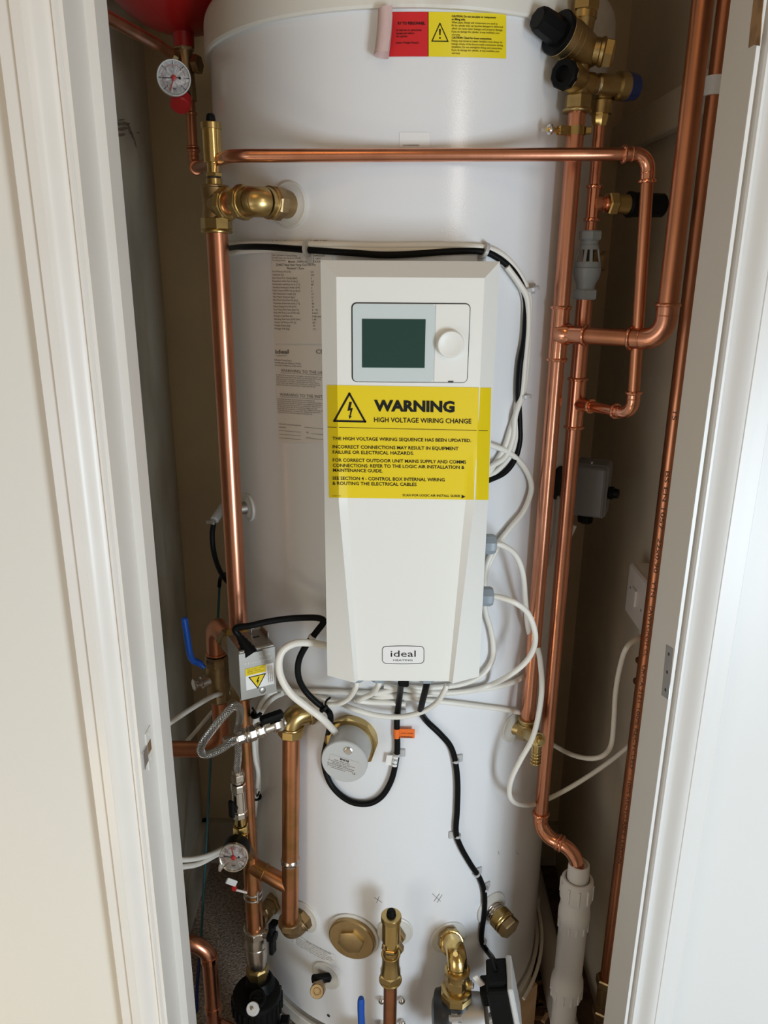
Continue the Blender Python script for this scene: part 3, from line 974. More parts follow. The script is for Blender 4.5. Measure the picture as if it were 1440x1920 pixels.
# badge
bd = lambda x, y: B(x, y, 0.0006)
tx = MB()
out = []
for cx, cy, a0 in ((789, 1219, -pi / 2), (789, 1237, 0), (723, 1237, pi / 2), (723, 1219, pi)):
    for k in range(5):
        a = a0 + pi / 2 * k / 4
        out.append((cx + 6 * math.cos(a), cy + 6 * math.sin(a)))
def arch(x, y):                            # top and bottom edges bow outward
    s_ = 1 - ((x - 756) / 42.0) ** 2
    return (x, y + (1.8 if y > 1228 else -1.8) * max(0, s_))
full = []
for i in range(len(out)):
    a, c = out[i], out[(i + 1) % len(out)]
    n_ = 8 if math.hypot(a[0] - c[0], a[1] - c[1]) > 30 else 1
    for k in range(n_):
        full.append(arch(a[0] + (c[0] - a[0]) * k / n_, a[1] + (c[1] - a[1]) * k / n_))
full.append(full[0])
LB = MB().add([B(x, y, 0.0003) for x, y in full[:-1]], [tuple(range(len(full) - 1))]).build('badge', 'label_white', cbox, label='white badge outlined in grey')
strip(tx, full, 0.9, bd)
text(tx, 'ideal', 732.5, 1231.5, 12.2, bd, width=47)
text(tx, 'HEATING', 737.5, 1239.5, 3.3, bd, width=36)
tx.build('lettering', 'ink', LB)
# cable glands on the right side and underneath
def gland(o, d, name='cable_gland'):
    b = MB()
    d = Vector(d).normalized()
    b.hexn(Vector(o) - d * 0.002, d, 0.0138, 0.006, 6)
    b.lathe(o, d, [(0.003, 0.0120), (0.006, 0.0135), (0.015, 0.0135), (0.0185, 0.0115), (0.0195, 0.0075), (0.0175, 0.0060)], 8, pi / 8)
    b.build(name, 'grey_plastic', cbox, label='blue-grey cable gland')
    return Vector(o) + d * 0.017
GR1 = gland(Vector((WR, 0.962, V(912, 1020, 0.962).z)), (1, 0, 0))
GR2 = gland(Vector((WR, 0.962, V(908, 1118, 0.962).z)), (1, 0, 0))
GB = []
for px in (668, 710, 800):
    p = V(px, 1283, 0.94)
    GB.append(gland(Vector((p.x, 0.945, ZBX + 0.001)), (0, 0, -1)))

# ================================================================== PIPES, RIGHT SIDE
def pipe_mesh(pts, r, bend=0.03, seg=20):
    return MB().tube(fillet(pts, bend) if len(pts) > 2 else pts, r, seg)
Z = Vector((0, 0, 1))
r15, r22, r28 = 0.0075, 0.0110, 0.0140

# tall riser beside the cylinder, from the inlet valve down to the drain tee
A0, A1 = V(1082, 205, 1.06), V(989, 1352, 1.06)
Ax = lambda py: A0 + (A1 - A0) * ((V(1082, py, 1.06).z - A0.z) / (A1.z - A0.z))
Adir = (A1 - A0).normalized()
riser = thing('copper_riser', 'copper riser running down from the black-knobbed inlet valve past the control box', 'copper pipe', A1)
MB().tube([A0, A1], r22, 24).build('tube', 'copper', riser)
# tee and branch to the tall feed pipe in the corner
C_t = Ax(626)
DY = 0.972
D_top, D_b = V(1318, 0, DY), V(1254, 560, DY)
Dx, Dy = (D_top.x + D_b.x) / 2, DY
D_c = Vector((D_b.x, Dy, C_t.z))
b = MB(); tee_fit(b, C_t, -Adir, D_c - C_t, r22, 0.036, 0.040)
b.build('tee', 'copper_fit', riser)
MB().tube([C_t, D_c + (C_t - D_c).normalized() * 0.03], r22, 24).build('branch_tube', 'copper_dull', riser)
feed = thing('copper_feed_pipe', 'tall copper pipe nearest the right door lining, elbowing left under the horizontal loop', 'copper pipe', D_c)
Dt = Vector((D_top.x, Dy, 2.39))
MB().tube([D_c + (Dt - D_c).normalized() * 0.03, Dt], 0.0121, 24).build('tube', 'copper_dull', feed)
b = MB(); elbow_fit(b, C_t, D_c, Dt, 0.0117, 0.026, 0.018)
b.build('elbow', 'copper', feed)
# second riser with the tundish, down to the waste
C0, C1 = V(1125, 224, 1.085), V(1014, 1525, 1.085)
def Cx(py):
    z = V(1070, py, 1.085).z
    return C0 + (C1 - C0) * ((z - C0.z) / (C1.z - C0.z))
Cdir = (C1 - C0).normalized()
up = thing('copper_discharge_pipe', 'thin copper pipe from the blue-capped valve down into the grey tundish', 'copper pipe', Cx(436))
MB().tube([C0 - Cdir * 0.004, Cx(440)], r15, 20).build('tube', 'copper', up)
c = Cx(381)
b = MB(); tee_fit(b, c, -Cdir, (1, 0.25, 0), r15, 0.022, 0.020)
b.build('tee', 'copper_fit', up)
# lower discharge, two elbows into the waste
Wp = V(1084, 1640, 1.05)
K1 = Cx(1562); K2 = V(1084, 1598, 1.05); K3 = Vector((K2.x, K2.y, Wp.z - 0.02))
low_ = thing('copper_discharge_pipe', 'copper pipe below the grey tundish, bending at its foot into the white waste fitting', 'copper pipe', K3)
MB().tube([Cx(555), K1 - Cdir * 0.022], r22, 24).build('tube', 'copper', low_)
c = Cx(756)
Hc = V(1186, 775, 1.0); Hc.z = c.z
b = MB(); tee_fit(b, c, -Cdir, Hc - c, r22, 0.036, 0.030, r15)
b.build('tee', 'copper_fit', low_)
mid = K1.lerp(K2, 0.52)
b = MB(); elbow_fit(b, K1 - Cdir * 0.1, K1, K2, r22, 0.032, 0.014)
b.build('elbow', 'copper_fit', low_)
MB().tube([K1.lerp(K2, 0.35), K1.lerp(K2, 0.7)], r22, 20).build('tube', 'copper_fit', low_)
b = MB(); arc = corner(K1, K2, K3, 0.034, 10)
b.tube([K1.lerp(K2, 0.5)] + arc + [K3], r22 * 1.10, 20)
q = K1.lerp(K2, 0.5); b.ring(q, K2 - K1, r22 * 1.12, 0.0024)
b.build('elbow', 'copper_fit', low_)

# loop: across the top of the cylinder, down the right and back to the discharge tee
Gt, Gb = V(355, 150, 1.30), V(363, 316, 1.30)
Gb.x = Gt.x = (Gt.x + Gb.x) / 2
Bl, Br = V(433, 292, 0.995), V(1217, 289, 0.995)
loop = thing('copper_loop_pipe', 'thin copper pipe crossing the front of the cylinder and dropping at the right', 'copper pipe', Hc)
MB().tube(fillet([Gb, Bl, Br], 0.035)[:-1] + [Br.lerp(Bl, 0.05)], r15, 20).build('tube', 'copper', loop)
b = MB(); elbow_fit(b, Bl, Br, Hc, r15, 0.018, 0.014); b.build('elbow', 'copper_fit', loop)
MB().tube([Br.lerp(Hc, 0.06), Br.lerp(Hc, 0.94)], r15, 20).build('tube', 'copper_dull', loop)
b = MB(); elbow_fit(b, Br, Hc, c, r15, 0.018, 0.012); b.build('elbow', 'copper_fit', loop)
MB().tube([Hc.lerp(c, 0.2), Hc.lerp(c, 0.9)], r15, 20).build('tube', 'copper_fit', loop)
b = MB(); elbow_fit(b, Gt, Gb, Bl, r15, 0.016, 0.012); b.build('elbow', 'copper_dull', loop)
MB().tube([Gt, Gb + Z * 0.02], r15, 20).build('tube', 'copper_dull', loop)
b = MB()
for py in (213, 276):
    b.ring(Vector((Gb.x, Gb.y, V(357, py, 1.30).z)), Z, r15 * 1.05, 0.0022)
b.build('solder_collar', 'copper_dull', loop)

# pipe on the right wall with its printed legend
EX, EY = 0.4190, 1.10
EZ0 = V(1128, 1838, EY).z
wp = thing('copper_wall_pipe', 'long copper pipe printed with standard markings, clipped to the right wall behind the door lining', 'copper pipe', (EX, EY, EZ0))
MB().tube([Vector((EX, EY, EZ0)), Vector((EX, EY, 2.39))], r22, 24).build('tube', 'copper_dull', wp)
view = Vector((-EX, -EY, 0)).normalized()
side = Vector((-view.y, view.x, 0))
if side.x < 0:
    side = -side
def Et(s_, t_):                            # s_ metres down the tube, t_ across it
    a = t_ / r22
    return Vector((EX, EY, 0)) + (view * math.cos(a) + side * math.sin(a)) * (r22 + 0.0003) + Z * (V(1245, 880, EY).z - s_)
tx = MB()
def legend(sn, s0, wd):
    text(tx, sn, s0, -0.0040, 0.0056, lambda x, y: Et(x, -y - 0.0075), width=wd, bold=0.01)
zA = V(1245, 880, EY).z
ss = lambda px, py: zA - V(px, py, EY).z
for sn, ya, yb in (('BS EN 1057', 880, 990), ('22x0.90', 1005, 1070), ('YTN', 1085, 1115), ('LAWTON/H', 1132, 1205), ('CL', 1212, 1226), ('UKCA 2121', 1242, 1312),
                   ('100% RECYCLED', 1322, 1435), ('- 100% RECYCLABLE', 1447, 1560), ('LAWTON', 1566, 1612)):
    s0, s1 = ss(1220, ya), ss(1220, yb)
    legend(sn, s0, s1 - s0)
s0 = ss(1260, 770); legend('15', s0, 0.012)
tx.build('lettering', 'ink_brown', wp)
b = MB()
zc = V(1335, 162, EY).z
b.lathe((EX, EY, zc - 0.011), Z, [(0, 0.0150), (0.022, 0.0150)], 24)
b.box((EX + 0.014, EY + 0.004, zc), (0.022, 0.022, 0.026), bev=0.002)
b.build('pipe_clip', 'white_plastic', label='white plastic pipe clip on the printed wall pipe, near the top', cat='pipe clip')
b = MB()
b.hexn((EX, EY, EZ0 - 0.012), Z, 0.0185, 0.020, 6)
b.lathe((EX, EY, EZ0 - 0.07), Z, [(0, 0.014), (0.058, 0.0135)], 20)
b.hexn((EX, EY, EZ0 - 0.088), Z, 0.0185, 0.020, 6)
b.tube([Vector((EX, EY, 0.0)), Vector((EX, EY, EZ0 - 0.086))], r22, 16)
b.build('brass_coupling', 'brass_dull', label='dull brass coupling at the foot of the printed wall pipe', cat='pipe coupling')
# screw plugs on the wall by it
for py, lb in ((1237, 'upper'), (1276, 'lower')):
    p = RX(1203 - (py - 1237) * 0.12, py, XR - 0.002)
    MB().lathe(p + Vector((0.004, 0, 0)), (-1, -0.2, 0), [(0, 0.006), (0.012, 0.006), (0.014, 0.004)], 12).build('wall_plug', 'ink_brown', label='%s of two small brown plugs left of the printed wall pipe' % lb, cat='wall plug', group='plugs by the printed wall pipe')

# ---- cold water inlet valve group
iv = thing('inlet_control_valve', 'brass inlet control valve with big black knob at the upper right', 'valve', A0)
zt = lambda py: Ax(py)
U = -Adir
b = MB(); b.hexn(zt(209), U, 0.0170, 0.019, 6); b.ring(zt(208), U, 0.0155, 0.0025); b.build('compression_nut', 'brass_cast', iv)
b = MB()
b.tube([zt(190), zt(178), zt(160), zt(120), zt(60), zt(30)], [0.0125, 0.0125, 0.0112, 0.0105, 0.0115, 0.0135], 24)
c = zt(92)
kd = Vector((-0.80, -0.50, 0.28)).normalized()
b.lathe(c - kd * 0.022, kd, [(0, 0.012), (0.006, 0.0170), (0.018, 0.0205), (0.040, 0.0232), (0.0404, 0.0226), (0.0412, 0.0226), (0.0416, 0.0236), (0.049, 0.0240), (0.0494, 0.0234), (0.0502, 0.0234), (0.0506, 0.0244), (0.060, 0.0248), (0.061, 0.0238)], 40)
rd = Vector((0.93, -0.2, -0.16)).normalized()
b.lathe(c, rd, [(0, 0.0145), (0.021, 0.0150), (0.0225, 0.0165), (0.026, 0.0168), (0.027, 0.0155)], 32)
c2 = zt(151)
pd = Vector((-0.68, -0.72, 0.03)).normalized()
b.lathe(c2, pd, [(0, 0.0135), (0.014, 0.0165), (0.032, 0.0172), (0.033, 0.016)], 32)
nd = Vector((0.95, 0.31, 0)).normalized()
b.lathe(c2 - Z * 0.002, nd, [(0, 0.0125), (0.018, 0.0125), (0.020, 0.0105), (0.024, 0.0105)], 28)
b.lathe(zt(132) + pd * 0.016, Z, [(-0.006, 0.0042), (0.008, 0.0042)], 12)
b.build('body', 'brass_cast', iv)
b = MB(); b.hexn(c + rd * 0.026, rd, 0.0165, 0.012, 6, 0.3); b.lathe(c + rd * 0.036, rd, [(0, 0.0145), (0.003, 0.012)], 20); b.build('gauge_plug', 'brass', iv)
b = MB(); b.hexn(zt(24), U, 0.0165, 0.017, 6); b.lathe(zt(36), U, [(0, 0.0145), (0.008, 0.0145)], 24); b.hexn(zt(2), U, 0.0150, 0.02, 6); b.build('compression_nut', 'brass', iv)
b = MB(); b.lathe(c + kd * 0.038, kd, [(0, 0.024), (0.001, 0.0250), (0.0055, 0.0250), (0.0065, 0.0235), (0.0065, 0.001)], 40)
b.lathe(c + kd * 0.044, kd, [(0, 0.0165), (0.026, 0.0150), (0.0325, 0.0135), (0.034, 0.0115)], 8, 0.35)
b.build('adjusting_knob', 'black_plastic', iv, label='black adjusting knob')
b = MB(); b.lathe(c2 + pd * 0.0315, pd, [(0, 0.0168), (0.0005, 0.0176), (0.007, 0.0172), (0.0085, 0.0155), (0.0085, 0.0095), (0.002, 0.0088), (0.0018, 0.001)], 10, 0.2)
b.build('port_cap', 'black_plastic', iv, label='black socketed port cap')
MB().tube([zt(12), zt(12) + U * 0.14], r22, 20).build('tube', 'copper', iv)
ev = thing('expansion_valve', 'small brass relief valve with dark blue cap, right of the black-capped port', 'valve', C0)
e0 = c2 - Z * 0.002
b = MB()
b.lathe(e0, nd, [(0.024, 0.0105), (0.026, 0.0122), (0.040, 0.0128), (0.052, 0.0128), (0.054, 0.0165), (0.064, 0.0172), (0.066, 0.0165)], 32)
oc = e0 + nd * 0.0475
oc = Vector((C0.x, C0.y, oc.z))
b.tube([oc, oc - Z * 0.014, oc - Z * 0.016, Vector((C0.x, C0.y, C0.z + 0.006))], [0.0125, 0.0130, 0.0142, 0.0142], 28)
b.build('body', 'brass_cast', ev)
b = MB(); b.torus(e0 + nd * 0.0245, nd, 0.0105, 0.0014, 28, 8); b.build('washer', 'nickel', ev)
b = MB(); b.lathe(e0 + nd * 0.065, nd, [(0, 0.0160), (0.001, 0.0170), (0.015, 0.0150), (0.018, 0.0125), (0.0185, 0.001)], 20); b.build('cap', 'blue_dark', ev, label='dark blue cap')
b = MB(); b.lathe(C0 - Z * 0.0, Z, [(-0.008, 0.0085), (-0.002, 0.0105), (0.004, 0.0112), (0.007, 0.011)], 8); b.build('olive_nut', 'brass_bright', ev)
# earth bonding clamp round the riser
q = Ax(246)
ec = thing('earth_clamp', 'brass earth bonding clamp with a screw, gripping the riser under the inlet valve', 'pipe clamp', q)
b = MB(); b.lathe(q - Z * 0.005, Z, [(0, 0.0118), (0, 0.0126), (0.010, 0.0126), (0.010, 0.0118)], 32)
ed = Vector((-0.86, -0.5, -0.04)).normalized()
e2 = Vector((ed.y, -ed.x, 0))
for s_ in (1, -1):
    b.box(q + ed * 0.019 + e2 * (0.0035 * s_), (0.018, 0.0016, 0.010), (ed, e2, Z), 0.0004)
rdv = -ed
b.box(q + Vector((0.015, -0.004, 0.0)), (0.008, 0.010, 0.008), bev=0.001)
b.build('strap', 'brass', ec)
b = MB(); b.lathe(q + ed * 0.014, ed, [(0, 0.0028), (0.032, 0.0028)], 12); b.lathe(q + ed * 0.020, ed, [(0, 0.0045), (0.006, 0.0045)], 10); b.build('terminal_screw', 'brass_bright', ec)
b = MB(); b.lathe(q + ed * 0.040, ed, [(0, 0.003), (0.0005, 0.0062), (0.003, 0.0060), (0.0045, 0.004)], 20); b.build('screw_head', 'zinc', ec)

# second relief valve lying horizontally behind the drop pipe
c = Cx(381)
dv = Vector((1, 0.25, 0)).normalized()
sv = thing('relief_valve', 'brass relief valve with long black cap, half hidden behind the dropping loop pipe', 'valve', c + dv * 0.04)
b = MB(); b.hexn(c + dv * 0.020, dv, 0.0150, 0.014, 6); b.lathe(c + dv * 0.034, dv, [(0, 0.0115), (0.016, 0.0130), (0.018, 0.0145)], 24); b.build('body', 'brass', sv)
b = MB(); b.lathe(c + dv * 0.050, dv, [(0, 0.0140), (0.002, 0.0165), (0.006, 0.0165), (0.007, 0.0155), (0.052, 0.0150), (0.054, 0.013)], 24); b.build('cap', 'black_matt', sv, label='long black cap')

# ---- tundish
td = thing('tundish', 'grey plastic tundish with open slots between two copper pipes at the right', 'tundish', Cx(560))
S0 = Cx(432)
def tz(py):
    return (Cx(py) - S0).length
b = MB(); b.hexn(S0, Cdir, 0.0150, tz(450), 6); b.build('upper_nut', 'grey_plastic', td)
b = MB(); b.lathe(Cx(449), Cdir, [(0, 0.0112), (0.002, 0.0120), (0.004, 0.0112), (0.006, 0.0120), (0.008, 0.0112), (0.011, 0.0112)], 28)
b.build('thread', 'grey_plastic', td)
b = MB()
c0, c1 = Cx(459), Cx(501)
Lc = (c1 - c0).length
b.lathe(c0, Cdir, [(0, 0.0110), (0.0005, 0.0125), (0.006, 0.0134)], 32)
b.lathe(c1 - Cdir * 0.007, Cdir, [(0, 0.0168), (0.006, 0.0178), (0.007, 0.0172)], 32)
x_, y_, _ = basis(Cdir)
for k in range(12):
    a = 2 * pi * k / 12
    e = x_ * math.cos(a) + y_ * math.sin(a)
    if k % 3 == 2:
        continue
    p0, p1 = c0 + Cdir * 0.004 + e * 0.0124, c1 - Cdir * 0.004 + e * 0.0166
    ax_ = (p1 - p0).normalized()
    tq = ax_.cross(e).normalized()
    b.box((p0 + p1) / 2, ((p1 - p0).length, 0.0042, 0.0018), (ax_, tq, ax_.cross(tq)), 0.0003)
b.build('slotted_cone', 'grey_plastic', td)
MB().lathe(c0, Cdir, [(0, 0.0075), (Lc * 0.7, 0.0070)], 16).build('inner_spout', 'gap', td)
b = MB(); c2_ = Cx(501)
L1_, L2_ = (Cx(540) - c2_).length, (Cx(545) - c2_).length
b.lathe(c2_, Cdir, [(0, 0.0172), (0.001, 0.0184), (0.009, 0.0180), (0.014, 0.0165), (L1_ - 0.004, 0.0125), (L2_, 0.0122)], 32)
b.build('funnel', 'grey_plastic', td)
b = MB(); b.hexn(Cx(542), Cdir, 0.0172, (Cx(561) - Cx(542)).length, 6, 0.3); b.build('lower_nut', 'grey_plastic', td)
# brass cap peeping out behind it
p = V(1130, 489, 1.15)
dq = Vector((0.85, -0.5, 0.0)).normalized()
b = MB(); b.hexn(p - dq * 0.012, dq, 0.0125, 0.012, 6); b.lathe(p, dq, [(0, 0.0138), (0.005, 0.0138), (0.006, 0.011)], 24); b.lathe(p - dq * 0.045, dq, [(0, 0.009), (0.034, 0.009)], 16)
b.build('capped_outlet', 'brass_dull', label='dull brass capped outlet just right of the grey tundish', cat='capped outlet')

# ---- white waste trap taking the discharge
wx, wy = Wp.x, Wp.y
wt = thing('waste_trap', 'upright off-white plastic waste trap under the bent copper pipe', 'waste trap', (wx, wy, 0))
wz = lambda py: V(1080, py - 16, 1.05).z
def wl(prof):
    return MB().lathe((wx, wy, 0), (0, 0, -1), [(-wz(y), r) for y, r in prof], 40)
wl([(1640, 0.0125), (1634, 0.0150), (1636, 0.0172), (1642, 0.0178), (1668, 0.0182), (1672, 0.0174), (1673, 0.012)]).build('reducer', 'waste', wt)
b = wl([(1668, 0.018), (1661, 0.0205), (1661, 0.0235), (1664, 0.0262), (1696, 0.0272), (1699, 0.0262), (1700, 0.020)])
for k in range(10):
    a = 2 * pi * k / 10 + 0.2
    e = Vector((math.cos(a), math.sin(a), 0))
    b.box(Vector((wx, wy, (wz(1668) + wz(1694)) / 2)) + e * 0.0268, (0.003, 0.004, wz(1668) - wz(1694)), (e, Vector((-e.y, e.x, 0)), Z), 0.0005)
b.build('upper_nut', 'waste', wt)
b = wl([(1698, 0.0225), (1700, 0.0245), (1712, 0.0250), (1722, 0.0268), (1736, 0.0268), (1738, 0.0258), (1752, 0.0252), (1756, 0.0240), (1838, 0.0240), (1842, 0.0245), (1850, 0.0275), (1860, 0.0285), (1861, 0.026)])
for k in range(12):
    a = 2 * pi * k / 12
    e = Vector((math.cos(a), math.sin(a), 0))
    b.box(Vector((wx, wy, (wz(1738) + wz(1752)) / 2)) + e * 0.0256, (0.0022, 0.004, wz(1738) - wz(1752)), (e, Vector((-e.y, e.x, 0)), Z), 0.0005)
b.build('body', 'waste', wt)
b = wl([(1860, 0.0280), (1880, 0.0268), (1882, 0.022)])
for k in range(12):
    a = 2 * pi * k / 12 + 0.1
    e = Vector((math.cos(a), math.sin(a), 0))
    b.box(Vector((wx, wy, (wz(1862) + wz(1879)) / 2)) + e * 0.0272, (0.003, 0.004, wz(1862) - wz(1879)), (e, Vector((-e.y, e.x, 0)), Z), 0.0005)
b.build('lower_nut', 'waste', wt)
MB().lathe((wx, wy, 0), Z, [(0.0, 0.0215), (wz(1880), 0.0215)], 32).build('outlet_tube', 'waste', wt)
MB().lathe((wx, wy, wz(1937)), Z, [(0, 0.0215), (0.001, 0.0228), (0.004, 0.0228), (0.005, 0.0215)], 32).build('collar', 'waste', wt)
# white pipe lying along the floor at the right
p0 = RZ(1016, 1690, 0.03); p1 = RZ(1066, 1900, 0.03)
MB().tube([Vector((0.372, 1.60, 0.027)), Vector((0.366, 1.14, 0.027))], 0.027, 28).build('floor_waste_pipe', 'waste', label='white waste pipe lying along the floor between the cylinder and right wall', cat='waste pipe')
# wood chips on the bare boards
for i in range(16):
    px, py = R_.uniform(985, 1040), R_.uniform(1835, 1915)
    p = RZ(px, py, 0.0)
    L = R_.uniform(0.01, 0.03)
    a = R_.uniform(0, pi)
    ax = (Vector((math.cos(a), math.sin(a), 0)), Vector((-math.sin(a), math.cos(a), 0)), Z)
    MB().box(p + Z * 0.0005, (L, L * R_.uniform(0.2, 0.45), 0.005), ax, 0.0008).build('wood_chip', R_.choice(['pine', 'wood', 'boards', 'boards']), label='splinter of wood among the debris on the bare floorboards at lower right', cat='wood chip', group='wood debris on the bare boards')

# ---- junction box of the overheat sensor
c = V(1108, 915, 1.200)
ya = math.radians(-24)
ax = (Vector((math.cos(ya), math.sin(ya), 0)), Vector((-math.sin(ya), math.cos(ya), 0)), Z)
jb = thing('thermostat_box', 'grey thermostat box with black knob behind the two right-hand risers', 'thermostat', c - Z * 0.05)
hz = V(1100, 868, 1.19).z - V(1100, 966, 1.19).z
MB().box(c + ax[1] * 0.004, (0.056, 0.050, hz), ax, 0.004).build('case', 'grey_box', jb)
MB().box(c - ax[1] * 0.024, (0.050, 0.010, hz - 0.006), ax, 0.003).build('lid', 'grey_box', jb)
b = MB(); kd = (ax[0] * 1.0 - ax[1] * 0.12).normalized()
b.lathe(c + ax[0] * 0.028 + ax[1] * 0.0 - Z * 0.004, kd, [(0, 0.0095), (0.003, 0.0105), (0.008, 0.0105), (0.009, 0.008), (0.016, 0.0075), (0.017, 0.005)], 16)
b.build('knob', 'black_plastic', jb, label='black knob')
gb = c - Z * (hz / 2) - ax[0] * 0.004
b = MB(); b.lathe(gb, (0, 0, -1), [(-0.002, 0.013), (0.006, 0.0135), (0.014, 0.0125), (0.016, 0.009)], 8); b.build('cable_gland', 'black_plastic', jb, label='black cable gland')
b = MB(); b.lathe(c + Z * (hz / 2) - ax[1] * 0.015, Z, [(-0.001, 0.003), (0.003, 0.0035), (0.004, 0.002)], 12); b.build('screw', 'zinc', jb)

# ---- spur on the right wall
pz1, pz0 = RX(1207, 1066, XR - 0.036).z, RX(1207, 1190, XR - 0.036).z
y0_, y1_ = RX(1210, 1130, XR - 0.036).y, RX(1171, 1130, XR - 0.036).y
sp = thing('fused_spur', 'white surface-mounted fused spur on the right wall', 'socket', (XR, (y0_ + y1_) / 2, pz0))
cy, cz = (y0_ + y1_) / 2, (pz0 + pz1) / 2
sy, sz = abs(y1_ - y0_), (pz1 - pz0)
sy = max(sy, 0.08); sz = 0.088; cz -= 0.012
MB().box((XR - 0.014, cy, cz), (0.028, sy, sz), bev=0.003).build('back_box', 'spur', sp)
MB().box((XR - 0.031, cy, cz), (0.008, sy, sz), bev=0.003).build('face_plate', 'spur', sp)
MB().box((XR - 0.0365, cy + 0.005, cz), (0.004, 0.022, 0.028), bev=0.001).build('switch', 'spur', sp)
b = MB()
b.lathe((XR - 0.0345, cy - 0.03, cz - 0.008), (-1, 0, 0), [(0, 0.003), (0.001, 0.002)], 12)
b.build('screw', 'grey_box', sp)
MB().lathe((XR - 0.0345, cy + 0.03, cz + 0.006), (-1, 0, 0), [(0, 0.003), (0.001, 0.002)], 12).build('screw', 'grey_box', sp)
SPO = Vector((XR - 0.018, cy - 0.018, cz - sz / 2))
MB().box(SPO + Z * 0.0 - Z * 0.006, (0.018, 0.016, 0.016), bev=0.002).build('cord_outlet', 'spur', sp)

# ---- drain tee at the foot of the riser
p, n = G['drain_right']
dt = thing('drain_valve', 'brass drain valve on the cylinder at the foot of the long riser', 'drain valve', A1 - Z * 0.02)
jc = Vector((A1.x, A1.y, A1.z - 0.018))
b = MB(); q = (jc - p); qn = q.normalized()
b.hexn(p + qn * 0.012, qn, 0.0165, 0.013, 6)
b.build('union_nut', 'brass', dt)
b = MB(); b.tube([p, jc], 0.0115, 24); b.tube([jc + Z * 0.004, jc + Z * 0.022], [0.0125, 0.0135], 24)
b.ring(jc + Z * 0.022, Z, 0.0135, 0.0018); b.ring(jc + Z * 0.014, Z, 0.0135, 0.0014)
od = (V(1020, 1395, 1.0) - jc).normalized()
b.tube([jc, jc + od * 0.045], [0.0128, 0.0115], 24)
b.build('body', 'brass_cast', dt)
sp_ = jc + od * 0.036
b = MB(); b.tube([sp_, sp_ - Z * 0.012 + od * 0.003, sp_ - Z * 0.045 + od * 0.004], [0.0085, 0.0080, 0.0062], 20)
for k in range(4):
    b.ring(sp_ - Z * (0.024 + k * 0.006) + od * 0.004, Z, 0.0068, 0.0016, 20)
b.build('hose_spout', 'brass', dt)
b = MB(); b.lathe(jc + od * 0.044, od, [(0, 0.0085), (0.004, 0.0085), (0.005, 0.0055), (0.013, 0.005)], 16)
b.build('square_spindle', 'brass_bright', dt)

# ================================================================== PIPES, LEFT SIDE
LX, LY_ = -0.2195, 1.06
lz = lambda py: V(420, py, LY_).z
def lp(py):
    return Vector((LX, LY_, lz(py)))
lr = thing('copper_flow_riser', 'thick copper riser left of the control box, under the tall brass air vent', 'copper pipe', lp(1190))
MB().tube([lp(428), lp(1192)], r28, 28).build('tube', 'copper', lr)
# air vent tee at its head
p, n = G['flow_top']
at = thing('compression_tee', 'brass compression tee and elbow joining the left riser to the cylinder', 'pipe fitting', lp(436))
DN = -Z
b = MB(); b.hexn(lp(433), Z, 0.0200, 0.017, 8, 0.2); b.ring(lp(434), Z, 0.0178, 0.0026); b.build('lower_nut', 'brass', at)
b = MB()
b.tube([lp(415), lp(408), lp(395), lp(372), lp(360), lp(350)], [0.0182, 0.0180, 0.0165, 0.0165, 0.0172, 0.0172], 28)
b.ring(lp(350), Z, 0.0165, 0.0018)
tc_ = lp(384)
ec = p + n * 0.062
ec.z = (tc_.z + p.z) / 2
bdv = (ec - tc_).normalized()
b.tube([tc_, tc_ + bdv * 0.020], [0.0160, 0.0170], 28)
b.build('body', 'brass_dull', at)
b = MB(); b.hexn(tc_ + bdv * 0.018, bdv, 0.0205, 0.013, 8, 0.2); b.ring(tc_ + bdv * 0.031, bdv, 0.0160, 0.0025); b.build('branch_nut', 'brass', at)
MB().tube([tc_ + bdv * 0.02, ec], r28, 24).build('stub_tube', 'copper', at)
Ld = (ec - tc_).length
b = MB(); b.hexn(ec - bdv * 0.036, bdv, 0.0210, 0.014, 8, 0.2); b.build('elbow_nut', 'brass', at)
b = MB()
b.tube([ec - bdv * 0.024, ec - bdv * 0.010] + corner(ec - bdv * 0.05, ec, p, 0.013, 8) + [ec - n * 0.012, ec - n * 0.024], 0.0178, 28)
b.ring(ec - bdv * 0.022, bdv, 0.0175, 0.0022); b.ring(ec - n * 0.022, n, 0.0175, 0.0022)
b.lathe(ec + (n - bdv).normalized() * 0.0165, (n - bdv).normalized(), [(0, 0.0045), (0.0018, 0.0038)], 16)
b.build('elbow', 'brass', at)
b = MB(); b.hexn(ec - n * 0.040, n, 0.0208, 0.016, 8, 0.2); b.lathe(p, n, [(-0.002, 0.017), (0.03, 0.017)], 24); b.build('union_nut', 'brass_dull', at)

